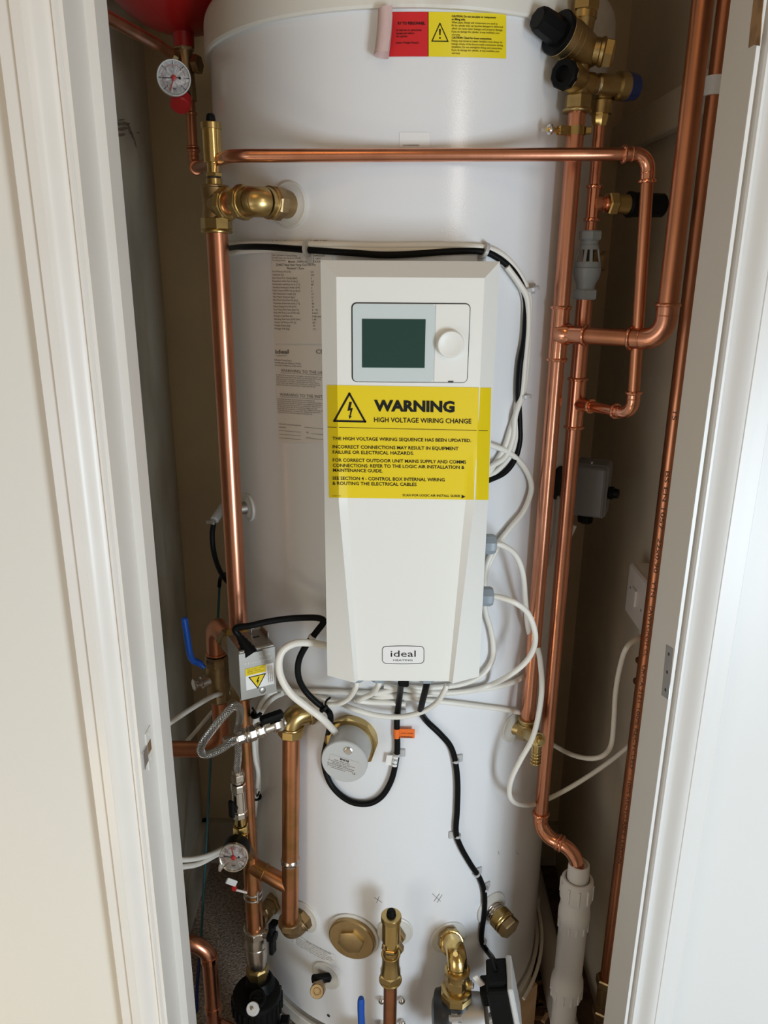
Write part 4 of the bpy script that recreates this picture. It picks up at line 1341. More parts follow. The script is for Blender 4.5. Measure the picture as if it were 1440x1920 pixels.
def air_vent(base, k, label, group=None, kr=1.0):
    """brass automatic air vent standing on base, k = scale"""
    t = thing('air_vent', label, 'air vent', base, group)
    def s(*pr):
        return [(a * k, r * k * kr) for a, r in pr]
    MB().lathe(base, Z, s((0, 0.0150), (0.001, 0.0160), (0.017, 0.0160), (0.018, 0.0148)), 32).build('adaptor', 'brass', t)
    MB().lathe(base, Z, s((0.0175, 0.0132), (0.0205, 0.0132)), 24).build('seal', 'gap', t)
    b = MB(); b.hexn(base + Z * 0.0205 * k, Z, 0.0165 * k * kr, 0.0085 * k, 6, 0.4); b.build('hex_collar', 'brass_bright', t)
    MB().lathe(base, Z, s((0.028, 0.0125), (0.047, 0.0125), (0.0475, 0.0170), (0.049, 0.0180), (0.1125, 0.0182)), 36).build('barrel', 'brass_bright', t)
    MB().lathe(base, Z, s((0.111, 0.0195), (0.1115, 0.0202), (0.123, 0.0202), (0.1245, 0.0192), (0.1255, 0.013), (0.1255, 0.008)), 48).build('cap_ring', 'brass', t)
    MB().lathe(base, Z, s((0.125, 0.0095), (0.127, 0.0098), (0.137, 0.0085), (0.1405, 0.0062), (0.1410, 0.003)), 20).build('dust_cap', 'black_plastic', t, label='black dust cap')
    return t
air_vent(Vector((LX, LY_, lz(352))), (lz(226) - lz(352)) / 0.128, 'tall polished brass air vent at the head of the left riser', kr=1.05)

# diverter valve: brass body, steel actuator
dvb = thing('diverter_valve', 'brass diverter valve at the foot of the left riser, behind its steel actuator', 'valve', lp(1260))
b = MB(); b.hexn(lp(1200), Z, 0.0195, 0.022, 6); b.build('upper_nut', 'brass_bright', dvb)
bx, by = -0.276, 1.145
bz = lambda py: V(412, py, by).z
bp = lambda py: Vector((bx, by, bz(py)))
vc = lp(1225)
ek = Vector((bx, by, vc.z + 0.012))
b = MB(); b.tube([lp(1198), lp(1290)], 0.0175, 24)
sd_ = (ek - vc).normalized()
b.tube([vc, vc.lerp(ek, 0.45)], 0.0165, 24)
b.hexn(vc.lerp(ek, 0.36), sd_, 0.0200, 0.014, 6)
b.build('body', 'brass_dull', dvb)
b = MB(); b.hexn(lp(1305), Z, 0.0195, 0.018, 6); b.build('lower_nut', 'brass_dull', dvb)
# actuator
a_yaw = math.radians(28)
ux = Vector((math.cos(a_yaw), math.sin(a_yaw), 0))
uy = Vector((-math.sin(a_yaw), math.cos(a_yaw), 0))
FTL = V(447, 1222, 0.965)
AH = FTL.z - V(451, 1314, 0.965).z
AW, AD = 0.053, 0.056
ac = FTL + ux * AW / 2 + uy * AD / 2 - Z * AH / 2
act = thing('valve_actuator', 'galvanised steel valve actuator box with yellow shock-hazard sticker', 'actuator', ac - Z * AH / 2)
b = MB(); b.box(ac, (AW, AD, AH), (ux, uy, Z), 0.0015)
b.box(ac + uy * (-AD / 2 - 0.0006) - Z * 0.0015, (AW + 0.001, 0.0014, AH - 0.004), (ux, uy, Z), 0.0005)
b.build('case', 'steel', act)
b = MB()
p_ = ac + Z * (AH / 2) + uy * 0.016 + ux * 0.006
b.box(p_ + Z * 0.005, (0.003, 0.010, 0.012), (ux, uy, Z), 0.0008); b.box(p_ + Z * 0.010 + ux * 0.002, (0.006, 0.006, 0.003), (ux, uy, Z), 0.0006)
b.build('manual_lever', 'zinc', act)
b = MB(); b.box(ac + Z * (AH / 2 + 0.004) + ux * (AW / 2 - 0.001) + uy * 0.012, (0.0016, AD * 0.6, 0.008), (ux, uy, Z), 0.0004); b.build('side_flange', 'steel', act)
b = MB(); b.box(ac + Z * (AH / 2 + 0.0004) + ux * 0.010 + uy * 0.004, (0.010, 0.003, 0.0006), (ux, uy, Z)); b.build('slot', 'gap', act, smooth=False)
b = MB(); b.box(ac - uy * (AD / 2 + 0.0013) + Z * (AH / 2 - 0.005) + ux * 0.002, (0.012, 0.0005, 0.0018), (ux, uy, Z)); b.build('slot', 'gap', act, smooth=False)
FO = ac - ux * AW / 2 - uy * (AD / 2 + 0.0014) + Z * AH / 2
fa = lambda x, y: FO + ux * x - Z * y - uy * 0.0002
fb = lambda x, y: FO + ux * x - Z * y - uy * 0.0005
tx = MB()
text(tx, 'ACVR', 0.028, 0.0155, 0.0042, fa, width=0.018, bold=0.0)
text(tx, 'Honeywell', 0.008, 0.0225, 0.0042, fa, width=0.040, bold=0.0)
tx.build('embossed_lettering', 'ink_white', act)
hz_ = AH / 0.082
x0_, x1_, y0s, y1s = 0.008, 0.050, 0.030 * hz_, 0.066 * hz_
lab = MB(); lab.grid(lambda u, v: fa(x0_ + (x1_ - x0_) * u, y0s + (y1s - y0s) * v), 1, 1)
lb = lab.build('hazard_label', 'label_white', act, label='white and yellow shock hazard sticker')
lab = MB(); poly_fill(lab, [(x0_, y0s), (x0_ + 0.030, y0s), (x0_ + 0.030, y0s + 0.0115), (x0_, y0s + 0.0115)], lambda x, y: fa(x, y) - uy * 0.0002)
poly_fill(lab, [(x0_ + 0.005, y0s + 0.0145), (x0_ + 0.029, y0s + 0.0145), (x0_ + 0.017, y0s + 0.0345)], lambda x, y: fa(x, y) - uy * 0.0002)
lab.build('yellow_print', 'yellow', lb, smooth=False)
tx = MB()
strip(tx, [(x0_ + 0.005, y0s + 0.0145), (x0_ + 0.029, y0s + 0.0145), (x0_ + 0.017, y0s + 0.0345), (x0_ + 0.005, y0s + 0.0145)], 0.0014, fb)
poly_fill(tx, [(x0_ + 0.0185, y0s + 0.017), (x0_ + 0.0205, y0s + 0.017), (x0_ + 0.0178, y0s + 0.0220), (x0_ + 0.0195, y0s + 0.0220), (x0_ + 0.0165, y0s + 0.0290), (x0_ + 0.0168, y0s + 0.0240), (x0_ + 0.0150, y0s + 0.0240)], fb)
for i, (sn, wd) in enumerate((('DISCONNECT SUPPLY', 0.024), ('BEFORE OPENING', 0.020), ('COUPER LE COURANT', 0.024))):
    text(tx, sn, x0_ + 0.003, y0s + 0.0035 + i * 0.003, 0.0019, fb, width=wd)
for i in range(3):
    text(tx, 'wiring as shown inside lid', x0_ + 0.033 + i * 0.0028, y0s + 0.003, 0.0016, fb, width=0.026, ux=(0, 1), uy=(1, 0))
tx.build('lettering', 'ink', lb)
b = MB(); b.lathe(FO + ux * 0.032 - Z * (AH - 0.009), -uy, [(0, 0.0048), (0.0008, 0.0046), (0.0014, 0.003)], 20); b.build('dimple_screw', 'steel', act)
# cord boot
bt0 = ac + Z * AH / 2 - ux * 0.012 - uy * 0.020
bdir = (V(447, 1190, 0.985) - bt0).normalized()
b = MB(); b.lathe(bt0 - bdir * 0.012, bdir, [(0, 0.0105)] + [(0.004 + 0.0035 * k, 0.0100 - 0.0007 * k + (0.0008 if k % 2 else 0)) for k in range(8)], 20)
b.build('cable_boot', 'black_plastic', act, label='black ribbed cable boot')
BOOT = bt0 + bdir * 0.016

# branch behind it: elbow, ball valve with blue lever, pipe to the left wall
br = thing('copper_return_pipe', 'copper pipe curving left behind the actuator and leaving by the left wall', 'copper pipe', Vector((bx, by, bz(1400))))
b = MB(); b.tube([vc.lerp(ek, 0.5)] + corner(vc, ek, bp(1400), 0.024, 10) + [bp(1225)], 0.0158, 24)
b.ring(bp(1224), Z, 0.0158, 0.0022); b.build('elbow', 'copper_dull', br)
bl_ = Vector((XL + 0.0, by, bz(1405)))
b = MB(); bc = Vector((bx, by, bz(1405)))
b.tube([bp(1300)] + corner(bp(1300), bc, bl_, 0.040, 12) + [bl_], r28, 24); b.build('tube', 'copper_dull', br)
bv = thing('isolating_valve', 'dull brass isolating valve with blue lever, left of the steel actuator', 'valve', bp(1312))
b = MB(); b.hexn(bp(1248), Z, 0.0205, 0.020, 8); b.hexn(bp(1312), Z, 0.0205, 0.022, 8)
b.lathe(bp(1300), Z, [(0, 0.0185), (0.004, 0.0200), ((bp(1245) - bp(1300)).z, 0.0190)], 28)
b.build('body', 'brass_dull', bv)
hd = Vector((-0.80, -0.60, 0)).normalized()
hc = bp(1270)
b = MB(); b.lathe(hc, hd, [(0.012, 0.0105), (0.030, 0.0100), (0.031, 0.0075), (0.042, 0.0070)], 20); b.hexn(hc + hd * 0.036, hd, 0.0105, 0.008, 6)
b.box(hc + hd * 0.034 + Z * 0.004, (0.014, 0.020, 0.003), (hd, Vector((hd.y, -hd.x, 0)), Z), 0.0006)
b.build('spindle', 'nickel', bv)
Yh = (hc + hd * 0.036).y
b = MB(); b.tube(smooth_path([V(383, 1252, Yh), V(374, 1244, Yh), V(362, 1238, Yh), V(356, 1226, Yh - 0.01), V(351, 1195, Yh - 0.012), V(346, 1163, Yh - 0.012)], 5), [0.004] * 4 + [0.0055] * 22, 14)
b.ball(V(346, 1163, Yh - 0.012), 0.0057, 12)
b.build('lever', 'blue', bv, label='blue lever sleeve')

# pipe under the diverter valve and its lower tee
rp = thing('copper_return_riser', 'copper pipe dropping under the steel actuator behind the braided hose', 'copper pipe', lp(1770))
MB().tube([lp(1300), lp(1625)], r22, 24).build('tube', 'copper_burnt', rp)
MB().tube([lp(1618), lp(1628), lp(1632), lp(1748)], [r22, 0.0140, 0.0145, 0.0145], 28).build('lower_tube', 'copper_burnt', rp)
b = MB()
for py in (1669, 1679):
    b.ring(lp(py), Z, 0.0147, 0.0020)
b.box(lp(1674) + Vector((0.010, -0.012, 0.003)), (0.004, 0.006, 0.022), bev=0.001)
b.build('jubilee_strap', 'zinc', rp, label='zinc strap')
# tall thick pipe on the cylinder and the slanting cross joint
ep, en = G['coil']
FYp = 1.035
f0, f1 = V(546, 1372, FYp), V(544, 1728, FYp)
fdir = (f1 - f0).normalized()
fp = lambda py: f0 + (f1 - f0) * ((V(545, py, FYp).z - f0.z) / (f1.z - f0.z))
cp = thing('copper_coil_pipe', 'thick copper pipe running down between two brass elbows at the lower left of the cylinder', 'copper pipe', f1)
MB().tube([f0, f1 - fdir * 0.002], 0.0140, 28).build('tube', 'copper_burnt', cp)
b = MB(); q = fp(1613)
b.lathe(q + fdir * 0.006, -fdir, [(0, 0.0142), (0.001, 0.0153), (0.004, 0.0150), (0.007, 0.0160), (0.010, 0.0153), (0.012, 0.0142)], 28)
b.build('solder_joint', 'solder', cp, label='grey blob of solder round the joint')
j0, j1 = lp(1622), fp(1662)
MB().tube([j0, j1], 0.0138, 28).build('cross_tube', 'copper_burnt', cp)
MB().ring(j0.lerp(j1, 0.34), j1 - j0, 0.0140, 0.0016).build('cross_collar', 'copper_burnt', cp)
# brass elbow top
te = thing('compression_elbow', 'brass elbow at the head of the thick lower copper pipe, beside the heater', 'pipe fitting', f0)
b = MB(); b.hexn(f0 + fdir * 0.006, -fdir, 0.0205, 0.017, 8, 0.2); b.ring(f0 - fdir * 0.011, fdir, 0.0185, 0.0022); b.build('lower_nut', 'brass', te)
ecn = fp(1343)
ecn = Vector((ecn.x, ecn.y, ecn.z))
pe = Vector((ep.x, ep.y, ecn.z))
eo = (pe - ecn).normalized()
b = MB(); b.tube([f0 - fdir * 0.010, f0 - fdir * 0.014] + corner(f0, ecn, pe, 0.016, 10) + [ecn + eo * 0.020, ecn + eo * 0.030], 0.0178, 28)
b.ring(ecn + eo * 0.028, eo, 0.0178, 0.0022)
b.build('body', 'brass', te)
b = MB(); b.hexn(ecn + eo * 0.028, eo, 0.0205, 0.013, 8, 0.2); b.tube([ecn + eo * 0.03, pe], 0.0165, 24); b.build('union_nut', 'brass_dull', te)
# brass elbow bottom
p, n = G['elbow_low']
be = thing('compression_elbow', 'brass elbow at the foot of the thick lower copper pipe, turning into the cylinder', 'pipe fitting', f1)
b = MB(); b.hexn(f1 + fdir * 0.010, -fdir, 0.0200, 0.015, 8, 0.2); b.ring(f1 - fdir * 0.004, fdir, 0.0178, 0.0022); b.build('upper_nut', 'brass_dull', be)
lc = f1 + fdir * 0.028
pe = p
eo = (pe - lc).normalized()
b = MB(); b.tube([f1 + fdir * 0.006, f1 + fdir * 0.01] + corner(f1, lc, pe, 0.014, 10) + [lc + eo * 0.018, lc + eo * 0.026], 0.0172, 28)
b.ring(lc + eo * 0.024, eo, 0.0172, 0.0020); b.build('body', 'brass_dull', be)
b = MB(); b.hexn(lc + eo * 0.026, eo, 0.0205, 0.014, 8, 0.2); b.tube([lc + eo * 0.03, pe], 0.016, 24); b.build('union_nut', 'brass_dull', be)
# brass union behind the lower pipe
p, n = G['low_left']
un = thing('compression_union', 'dull brass union joining the leftmost lower port to the copper pipe', 'pipe fitting', lp(1705))
q0 = Vector((LX, LY_, p.z + 0.002))
ud = (p - q0).normalized()
b = MB(); b.hexn(q0 + ud * 0.020, ud, 0.0175, 0.012, 6); b.hexn(q0 + ud * 0.044, ud, 0.0185, 0.014, 6); b.tube([q0 + ud * 0.012, p], 0.0135, 24)
b.build('body', 'brass_dull', un)

# lower ball valve with black butterfly handle
lv = thing('ball_valve', 'nickel ball valve with black butterfly handle above the black filter', 'valve', lp(1828))
b = MB(); b.hexn(lp(1752), Z, 0.0205, 0.016, 8); b.ring(lp(1739), Z, 0.0175, 0.0025); b.build('upper_nut', 'nickel', lv)
b = MB()
zz = lambda a: lp(a - 16).z - lp(1812).z
b.lathe(lp(1812), Z, [(0, 0.0150), (zz(1815), 0.0185), (zz(1800), 0.0200), (zz(1786), 0.0198), (zz(1785), 0.0190), (zz(1775), 0.0195), (zz(1760), 0.0185)], 32)
sp = lp(1744)
sdv = Vector((0.93, -0.36, 0.0)).normalized()
b.lathe(sp, sdv, [(0.014, 0.0085), (0.026, 0.0078), (0.026, 0.0055), (0.036, 0.0055)], 20)
b.build('body', 'nickel', lv)
b = MB(); hh = sp + sdv * 0.034
hu = Vector((0.0, 0.12, 1)).normalized()
b.lathe(hh - sdv * 0.006, sdv, [(0, 0.0105), (0.012, 0.0100), (0.013, 0.007)], 20)
hv = hu.cross(sdv).normalized()
b.box(hh + hu * 0.017 + hv * 0.0, (0.016, 0.008, 0.024), (hv, sdv, hu), 0.002)
b.box(hh - hu * 0.020, (0.016, 0.008, 0.026), (hv, sdv, hu), 0.002)
b.box(hh + hu * 0.026 + sdv * 0.004, (0.018, 0.012, 0.006), (hv, sdv, hu), 0.0015)
b.build('butterfly_handle', 'black_plastic', lv, label='black butterfly handle')
b = MB(); b.hexn(lp(1828), Z, 0.0200, 0.022, 8, 0.2); b.build('lower_nut', 'brass', lv)

# magnetic filter
mf = thing('magnetic_filter', 'round black magnetic filter with white vent screw at the lower left', 'filter', (LX + 0.0, LY_, 0.0))
mz = V(478, 1836, LY_).z
mx, my = V(480, 1836, 1.045).x, 1.045
b = MB()
b.lathe((mx, my, 0), Z, [(mz - 0.16, 0.038), (mz - 0.052, 0.040), (mz - 0.048, 0.0435), (mz - 0.020, 0.0435), (mz - 0.012, 0.0415), (mz - 0.010, 0.038), (mz - 0.008, 0.012), (mz - 0.008, 0.001)], 48)
b.lathe((mx, my, 0), Z, [(0.001, 0.020), (mz - 0.15, 0.022)], 24)
b.build('body', 'black_matt', mf)
b = MB()
for k in range(26):
    a = 2 * pi * k / 26
    e = Vector((math.cos(a), math.sin(a), 0))
    b.box(Vector((mx, my, mz - 0.034)) + e * 0.0438, (0.004, 0.005, 0.026), (e, Vector((-e.y, e.x, 0)), Z), 0.001)
b.build('grip_ribs', 'black_matt', mf)
b = MB(); b.lathe((mx + 0.004, my + 0.012, mz - 0.012), Z, [(0, 0.030), (0.004, 0.027), (0.016, 0.024), (0.020, 0.021)], 32); b.tube([Vector((LX, LY_ + 0.004, mz - 0.01)), lp(1826)], 0.020, 28)
b.build('inlet_neck', 'black_plastic', mf)
b = MB(); q = Vector((mx + 0.006, my - 0.020, mz - 0.008)); b.lathe(q, (0.0, -0.5, 1), [(0, 0.0155), (0.012, 0.0150), (0.014, 0.0135), (0.014, 0.010), (0.011, 0.0095), (0.011, 0.001)], 24)
b.box(q + Vector((0, -0.006, 0.0125)), (0.016, 0.003, 0.003), bev=0.0005); b.build('plug', 'black_plastic', mf)
b = MB(); q = Vector((mx + 0.000, my - 0.038, mz - 0.006)); vd = Vector((0.0, -0.75, 1)).normalized()
b.lathe(q - vd * 0.012, vd, [(0, 0.0105), (0.006, 0.0110), (0.020, 0.0108), (0.022, 0.0098), (0.022, 0.001)], 24); b.build('vent_screw', 'white_plastic', mf, label='white vent screw')
b = MB(); b.lathe(q + vd * 0.0095, vd, [(0, 0.0030), (0.003, 0.0028), (0.004, 0.0015)], 12); b.build('vent_pin', 'nickel', mf)
b = MB(); b.hexn(q - vd * 0.013, vd, 0.0108, 0.006, 6); b.build('vent_nut', 'nickel', mf)
b = MB(); b.box(Vector((mx + 0.050, my - 0.012, mz - 0.075)), (0.016, 0.020, 0.03), bev=0.002); b.build('drain_cap', 'black_plastic', mf)

# copper pipe at the very lower left
ux0 = V(398, 1866, 1.09)
uz = V(370, 1768, 1.09).z
up2 = thing('copper_primary_pipe', 'copper pipe at the lower left corner, elbowing out of the left wall and down', 'copper pipe', (ux0.x, 1.09, 0.0))
ke = Vector((ux0.x, 1.09, uz)); kl = Vector((XL, 1.09, uz)); kd_ = Vector((ux0.x, 1.09, 0.005))
MB().tube([kl] + corner(kl, ke, kd_, 0.040, 14) + [kd_], r28, 28).build('tube', 'copper', up2)
for py in (1796, 1889):
    MB().lathe(Vector((ux0.x, 1.09, V(395, py, 1.09).z)) - Z * 0.006, Z, [(0, r28), (0.001, 0.0160), (0.012, 0.0158), (0.013, r28)], 28).build('solder_collar', 'copper_fit', up2)
qb = Vector((ux0.x, 1.09, V(400, 1920, 1.09).z))
MB().tube([qb, qb + Vector((0.04, -0.004, -0.02))], 0.0145, 24).build('branch', 'copper_fit', up2)

# filling loop: lower gauge set, braided hose, upper valve
gb_ = V(452, 1560, 1.005)
fl = thing('filling_loop_valve', 'brass and nickel filling valve with small black lever over the lower gauge', 'valve', gb_)
hx, hy = gb_.x, gb_.y
hp = lambda py: V(0, 0, 1) if False else Vector((hx, hy, V(452, py, hy).z))
b = MB()
b.tube([hp(1588), hp(1566)], [0.0105, 0.0100], 20); b.ring(hp(1560), Z, 0.0105, 0.0016)
b.hexn(hp(1558), Z, 0.0125, 0.012, 6); b.tube([hp(1545), hp(1524)], 0.0085, 20)
b.build('brass_base', 'brass_bright', fl)
b = MB()
b.hexn(hp(1530), Z, 0.0125, 0.012, 8); b.tube([hp(1520), hp(1478)], [0.0110, 0.0105], 20); b.hexn(hp(1482), Z, 0.0120, 0.014, 8); b.hexn(hp(1462), Z, 0.0112, 0.012, 6)
b.build('body', 'nickel', fl)
b = MB(); q = hp(1506); kd2 = Vector((-0.55, -0.83, 0)).normalized(); kv = Vector((kd2.y, -kd2.x, 0))
b.lathe(q, kd2, [(0.008, 0.006), (0.016, 0.006)], 16); b.box(q + kd2 * 0.017, (0.006, 0.010, 0.030), (kd2, kv, Z), 0.0015)
b.build('lever', 'black_plastic', fl, label='small black lever')
# link to the pipe behind, so the set hangs on the riser
MB().tube([hp(1578), lp(1605)], 0.009, 16).build('link_stub', 'brass_dull', fl)

def gauge(name, c, nrm, r, depth, label, case, a_black, a_red, sc=1.0):
    t = thing(name, label, 'pressure gauge', c)
    nrm = Vector(nrm).normalized()
    ex = Z.cross(nrm).normalized() * -1
    ex = nrm.cross(Z).normalized() * -1
    ey = ex.cross(nrm).normalized()
    if ey.z < 0:
        ey = -ey
    view_x = Vector((1, 0, 0)) - nrm * nrm.x
    ex = view_x.normalized()
    ey = nrm.cross(ex).normalized()
    if ey.z < 0:
        ey = -ey
    f = lambda d: (lambda x, y: c + ex * (x * r) + ey * (-y * r) + nrm * d)
    MB().lathe(c, nrm, [(-depth, r * 0.80), (-depth + 0.002, r * 0.95), (-0.002, r * 0.985), (0.0, r * 0.94), (-0.0015, r * 0.92)], 48).build('case', case, t)
    b = MB(); b.lathe(c, nrm, [(-0.003, r * 1.0), (0.0005, r * 1.0), (0.0022, r * 0.97), (0.0022, r * 0.915), (-0.001, r * 0.90)], 48); b.build('bezel', 'nickel' if case == 'black_plastic' else 'grey_light', t)
    dl = MB().lathe(c, nrm, [(-0.0016, r * 0.93), (-0.0010, r * 0.93), (-0.0010, 0.0002)], 48).build('dial_face', 'dial', t)
    tx = MB(); tr = MB()
    g0 = f(-0.0006)
    for k in range(7):
        a = math.radians(225 - 45 * k)
        strip(tx, [(0.74 * math.cos(a), -0.74 * math.sin(a)), (0.88 * math.cos(a), -0.88 * math.sin(a))], 0.035, g0)
        text(tx, str(k), 0.60 * math.cos(a), -0.60 * math.sin(a) + 0.05, 0.11, g0, align='C')
    for k in range(61):
        a = math.radians(225 - 4.5 * k)
        strip(tr, [(0.66 * math.cos(a), -0.66 * math.sin(a)), (0.70 * math.cos(a), -0.70 * math.sin(a))], 0.018, g0)
    text(tx, 'bar', 0, 0.62, 0.13, g0, align='C', bold=0.01)
    poly_fill(tx, [(0.27, 0.05), (0.38, 0.08), (0.42, 0.0), (0.38, -0.09), (0.27, -0.05)], g0)
    tx.build('scale', 'ink', dl)
    tr.build('minor_scale', 'red_plastic', dl)
    g1 = f(0.0002)
    nb_ = MB(); a = math.radians(a_black)
    strip(nb_, [(-0.25 * math.cos(a), 0.25 * math.sin(a)), (0.66 * math.cos(a), -0.66 * math.sin(a))], 0.045, g1); nb_.build('needle', 'ink', t)
    nr = MB(); a = math.radians(a_red)
    strip(nr, [(0, 0), (0.72 * math.cos(a), -0.72 * math.sin(a))], 0.06, f(0.0005)); nr.lathe(c, nrm, [(0.0004, r * 0.155), (0.0022, r * 0.15), (0.0026, r * 0.10)], 24)
    nr.build('set_pointer', 'red_plastic', t, label='red set pointer and hub')
    return t
gc = V(438, 1608, 0.955)
gauge('pressure_gauge', gc, (0.03, -0.965, 0.26), 0.0222, 0.034, 'black-cased round pressure gauge with red pointer at the lower left', 'black_plastic', 172, 100)

# upper valve of the filling loop on the brass elbow
U0, U1 = V(440, 1386, 0.975), V(535, 1352, 1.015)
uv = (U1 - U0).normalized()
ul = thing('filling_loop_valve', 'nickel filling valve with black lever screwed into the upper brass elbow', 'valve', U0)
Lu = (U1 - U0).length
b = MB(); b.tube([U0 + uv * Lu * 0.16, U0 + uv * Lu * 0.98], 0.0088, 20)
for k, r_, L in ((0.02, 0.0098, 0.012), (0.26, 0.0125, 0.011), (0.42, 0.0118, 0.012), (0.74, 0.0120, 0.016)):
    b.hexn(U0 + uv * (Lu * k), uv, r_, L, 8)
b.ring(U0 + uv * Lu * 0.20, uv, 0.0095, 0.0020); b.ring(U0 + uv * Lu * 0.55, uv, 0.0100, 0.0018)
b.build('body', 'nickel', ul)
b = MB(); q = U0 + uv * Lu * 0.62
kn = (Z * 0.85 - Vector((0, 1, 0)) * 0.3 + uv * 0.1).normalized()
b.lathe(q, kn, [(0.006, 0.0060), (0.018, 0.0055)], 16); b.build('spindle', 'nickel', ul)
b = MB(); q2 = U0 + uv * Lu * 0.72 + kn * 0.020
b.box(q2, (0.036, 0.014, 0.012), (uv, kn.cross(uv), kn), 0.003); b.build('lever', 'black_plastic', ul, label='black lever')
b = MB(); q = U0 + uv * Lu * 0.48 - kn * 0.004 + Z * 0.0; b.lathe(q + kn * 0.012, kn, [(-0.006, 0.0065), (0.004, 0.0062), (0.005, 0.004)], 8); b.build('test_nipple', 'nickel', ul)
# quick coupling dropping from the hose end, and the hose
hs = thing('braided_hose', 'silver braided hose looping left between the two filling valves', 'hose', hp(1460))
pts = [hp(1462), hp(1440), V(447, 1410, 1.005), V(445, 1375, 1.005), V(450, 1345, 0.985), V(449, 1328, 0.96), V(440, 1324, 0.945), V(425, 1336, 0.935), V(403, 1362, 0.93), V(383, 1388, 0.93),
       V(376, 1404, 0.935), V(380, 1413, 0.94), V(393, 1414, 0.945), V(415, 1404, 0.955), V(432, 1392, 0.965), U0 + uv * 0.004]
MB().tube(smooth_path(pts, 8), 0.0057, 20).build('braid', 'braid', hs)
b = MB(); b.lathe(hp(1466), Z, [(0, 0.0088), (0.020, 0.0084), (0.021, 0.0075)], 20); b.build('crimp_sleeve', 'nickel', hs)
b = MB(); b.lathe(U0 - uv * 0.016, uv, [(0, 0.0082), (0.018, 0.0086)], 20); b.build('crimp_sleeve', 'nickel', hs)

# ================================================================== EXPANSION VESSEL, UPPER LEFT
ex, ey = -0.303, 1.30
ez = V(340, 60, 1.29).z
vs_ = thing('expansion_vessel', 'red enamelled expansion vessel at the top left behind the door frame', 'expansion vessel', (ex, ey, ez))
pr = []
for k in range(13):
    a = -pi / 2 + (pi / 2) * k / 12
    pr.append((ez + 0.13 + 0.13 * math.sin(a), 0.132 * math.cos(a) + 0.001))
pr += [(ez + 0.30, 0.133), (ez + 0.36, 0.10), (ez + 0.39, 0.001)]
MB().lathe((ex, ey, 0), Z, pr, 64).build('shell', 'red', vs_)
b = MB(); b.lathe((ex, ey, 0), Z, [(ez - 0.018, 0.0150), (ez + 0.004, 0.0160), (ez + 0.012, 0.030)], 32); b.build('neck', 'red', vs_)
vx = lambda py: Vector((ex, ey, V(347, py, ey).z))
MB().lathe(vx(77), Z, [(-0.004, 0.0125), (0.006, 0.0130)], 24).build('thread_tape', 'tape', vs_, label='white thread tape')
mf2 = thing('vessel_manifold', 'dark brass manifold hanging under the red vessel', 'pipe fitting', vx(140))
b = MB(); b.hexn(vx(96), Z, 0.0150, 0.017, 6); b.tube([vx(96), Vector((Gt.x, Gt.y, V(360, 190, ey).z))], [0.0120, 0.0105], 24)
b.hexn(vx(122) + Vector((0.014, -0.004, 0)), (1, -0.3, 0), 0.0135, 0.010, 6)
b.hexn(vx(114) - Vector((0.012, 0.006, 0)), (-0.75, -0.6, 0.3), 0.0130, 0.010, 6)
b.build('body', 'brass_dull', mf2)
cu_end = vx(104) - Vector((0.018, 0.012, 0))
cw = RX(206, 28, XL + 0.004)
MB().tube([cu_end, V(300, 86, 1.20), V(205, 34, 0.99), V(205, 34, 0.99) + (V(205, 34, 0.99) - V(300, 86, 1.20)) * 0.61], r15, 18).build('vessel_supply_pipe', 'copper_dull', label='thin copper pipe slanting down from the upper left corner to the dark manifold', cat='copper pipe')
rv = thing('red_cap_relief_valve', 'small relief valve with red cap under the upper gauge', 'valve', V(336, 200, 1.25))
q = V(342, 158, 1.265)
rdn = (V(337, 205, 1.235) - q).normalized()
b = MB(); b.lathe(q, rdn, [(0, 0.0125), (0.014, 0.0135), (0.024, 0.0145)], 24); b.tube([q, vx(150)], 0.010, 16); b.build('body', 'brass_dull', rv)
b = MB(); b.lathe(q, rdn, [(0.023, 0.0148), (0.026, 0.0150)], 24); b.build('seal', 'black_matt', rv)
b = MB(); b.lathe(q, rdn, [(0.026, 0.0145), (0.027, 0.0155), (0.041, 0.0148), (0.043, 0.0135), (0.043, 0.001)], 20); b.build('cap', 'red_plastic', rv, label='red cap')
gc2 = V(326, 146, 1.20)
gauge('pressure_gauge', gc2, (0.30, -0.95, -0.10), 0.0232, 0.020, 'round white pressure gauge in shadow under the red vessel', 'grey_light', 182, 247)
MB().tube([gc2 + Vector((0.0, 0.018, 0)), vx(150)], 0.007, 14).build('gauge_stem', 'brass_dull', mf2)

# ================================================================== IMMERSION HEATER
p, n = G['vent']
pi_, ni = T(662, 1383), tn(T(662, 1383))
ih = thing('immersion_heater', 'immersion heater with pale grey round cap and brass hexagon collar', 'immersion heater', pi_ - Z * 0.04)
b = MB(); b.lathe(pi_, ni, [(-0.008, 0.039), (0.008, 0.039)], 48); b.hexn(pi_ + ni * 0.006, ni, 0.0425, 0.009, 8, 0.1); b.lathe(pi_ + ni * 0.014, ni, [(0, 0.0385), (0.002, 0.037)], 48)
b.build('brass_collar', 'brass', ih, label='brass octagonal collar')
cl = 0.060
ci = (V(645, 1421, (pi_ + ni * cl).y) - pi_)
cdv = (ni + Vector((0.10, 0, 0.02))).normalized()
MB().lathe(pi_, cdv, [(0.010, 0.0325), (cl - 0.002, 0.0325), (cl - 0.002, 0.0338), (cl, 0.0345), (cl + 0.003, 0.0343), (cl + 0.0045, 0.0330), (cl + 0.0045, 0.0005)], 64).build('cap', 'cap_grey', ih)
cf = pi_ + cdv * (cl + 0.0046)
cx_ = Vector((-cdv.y, cdv.x, 0)).normalized()
if cx_.x < 0:
    cx_ = -cx_
cy_ = cdv.cross(cx_)
if cy_.z < 0:
    cy_ = -cy_
tilt = math.radians(-13)
ex_ = cx_ * math.cos(tilt) + cy_ * math.sin(tilt)
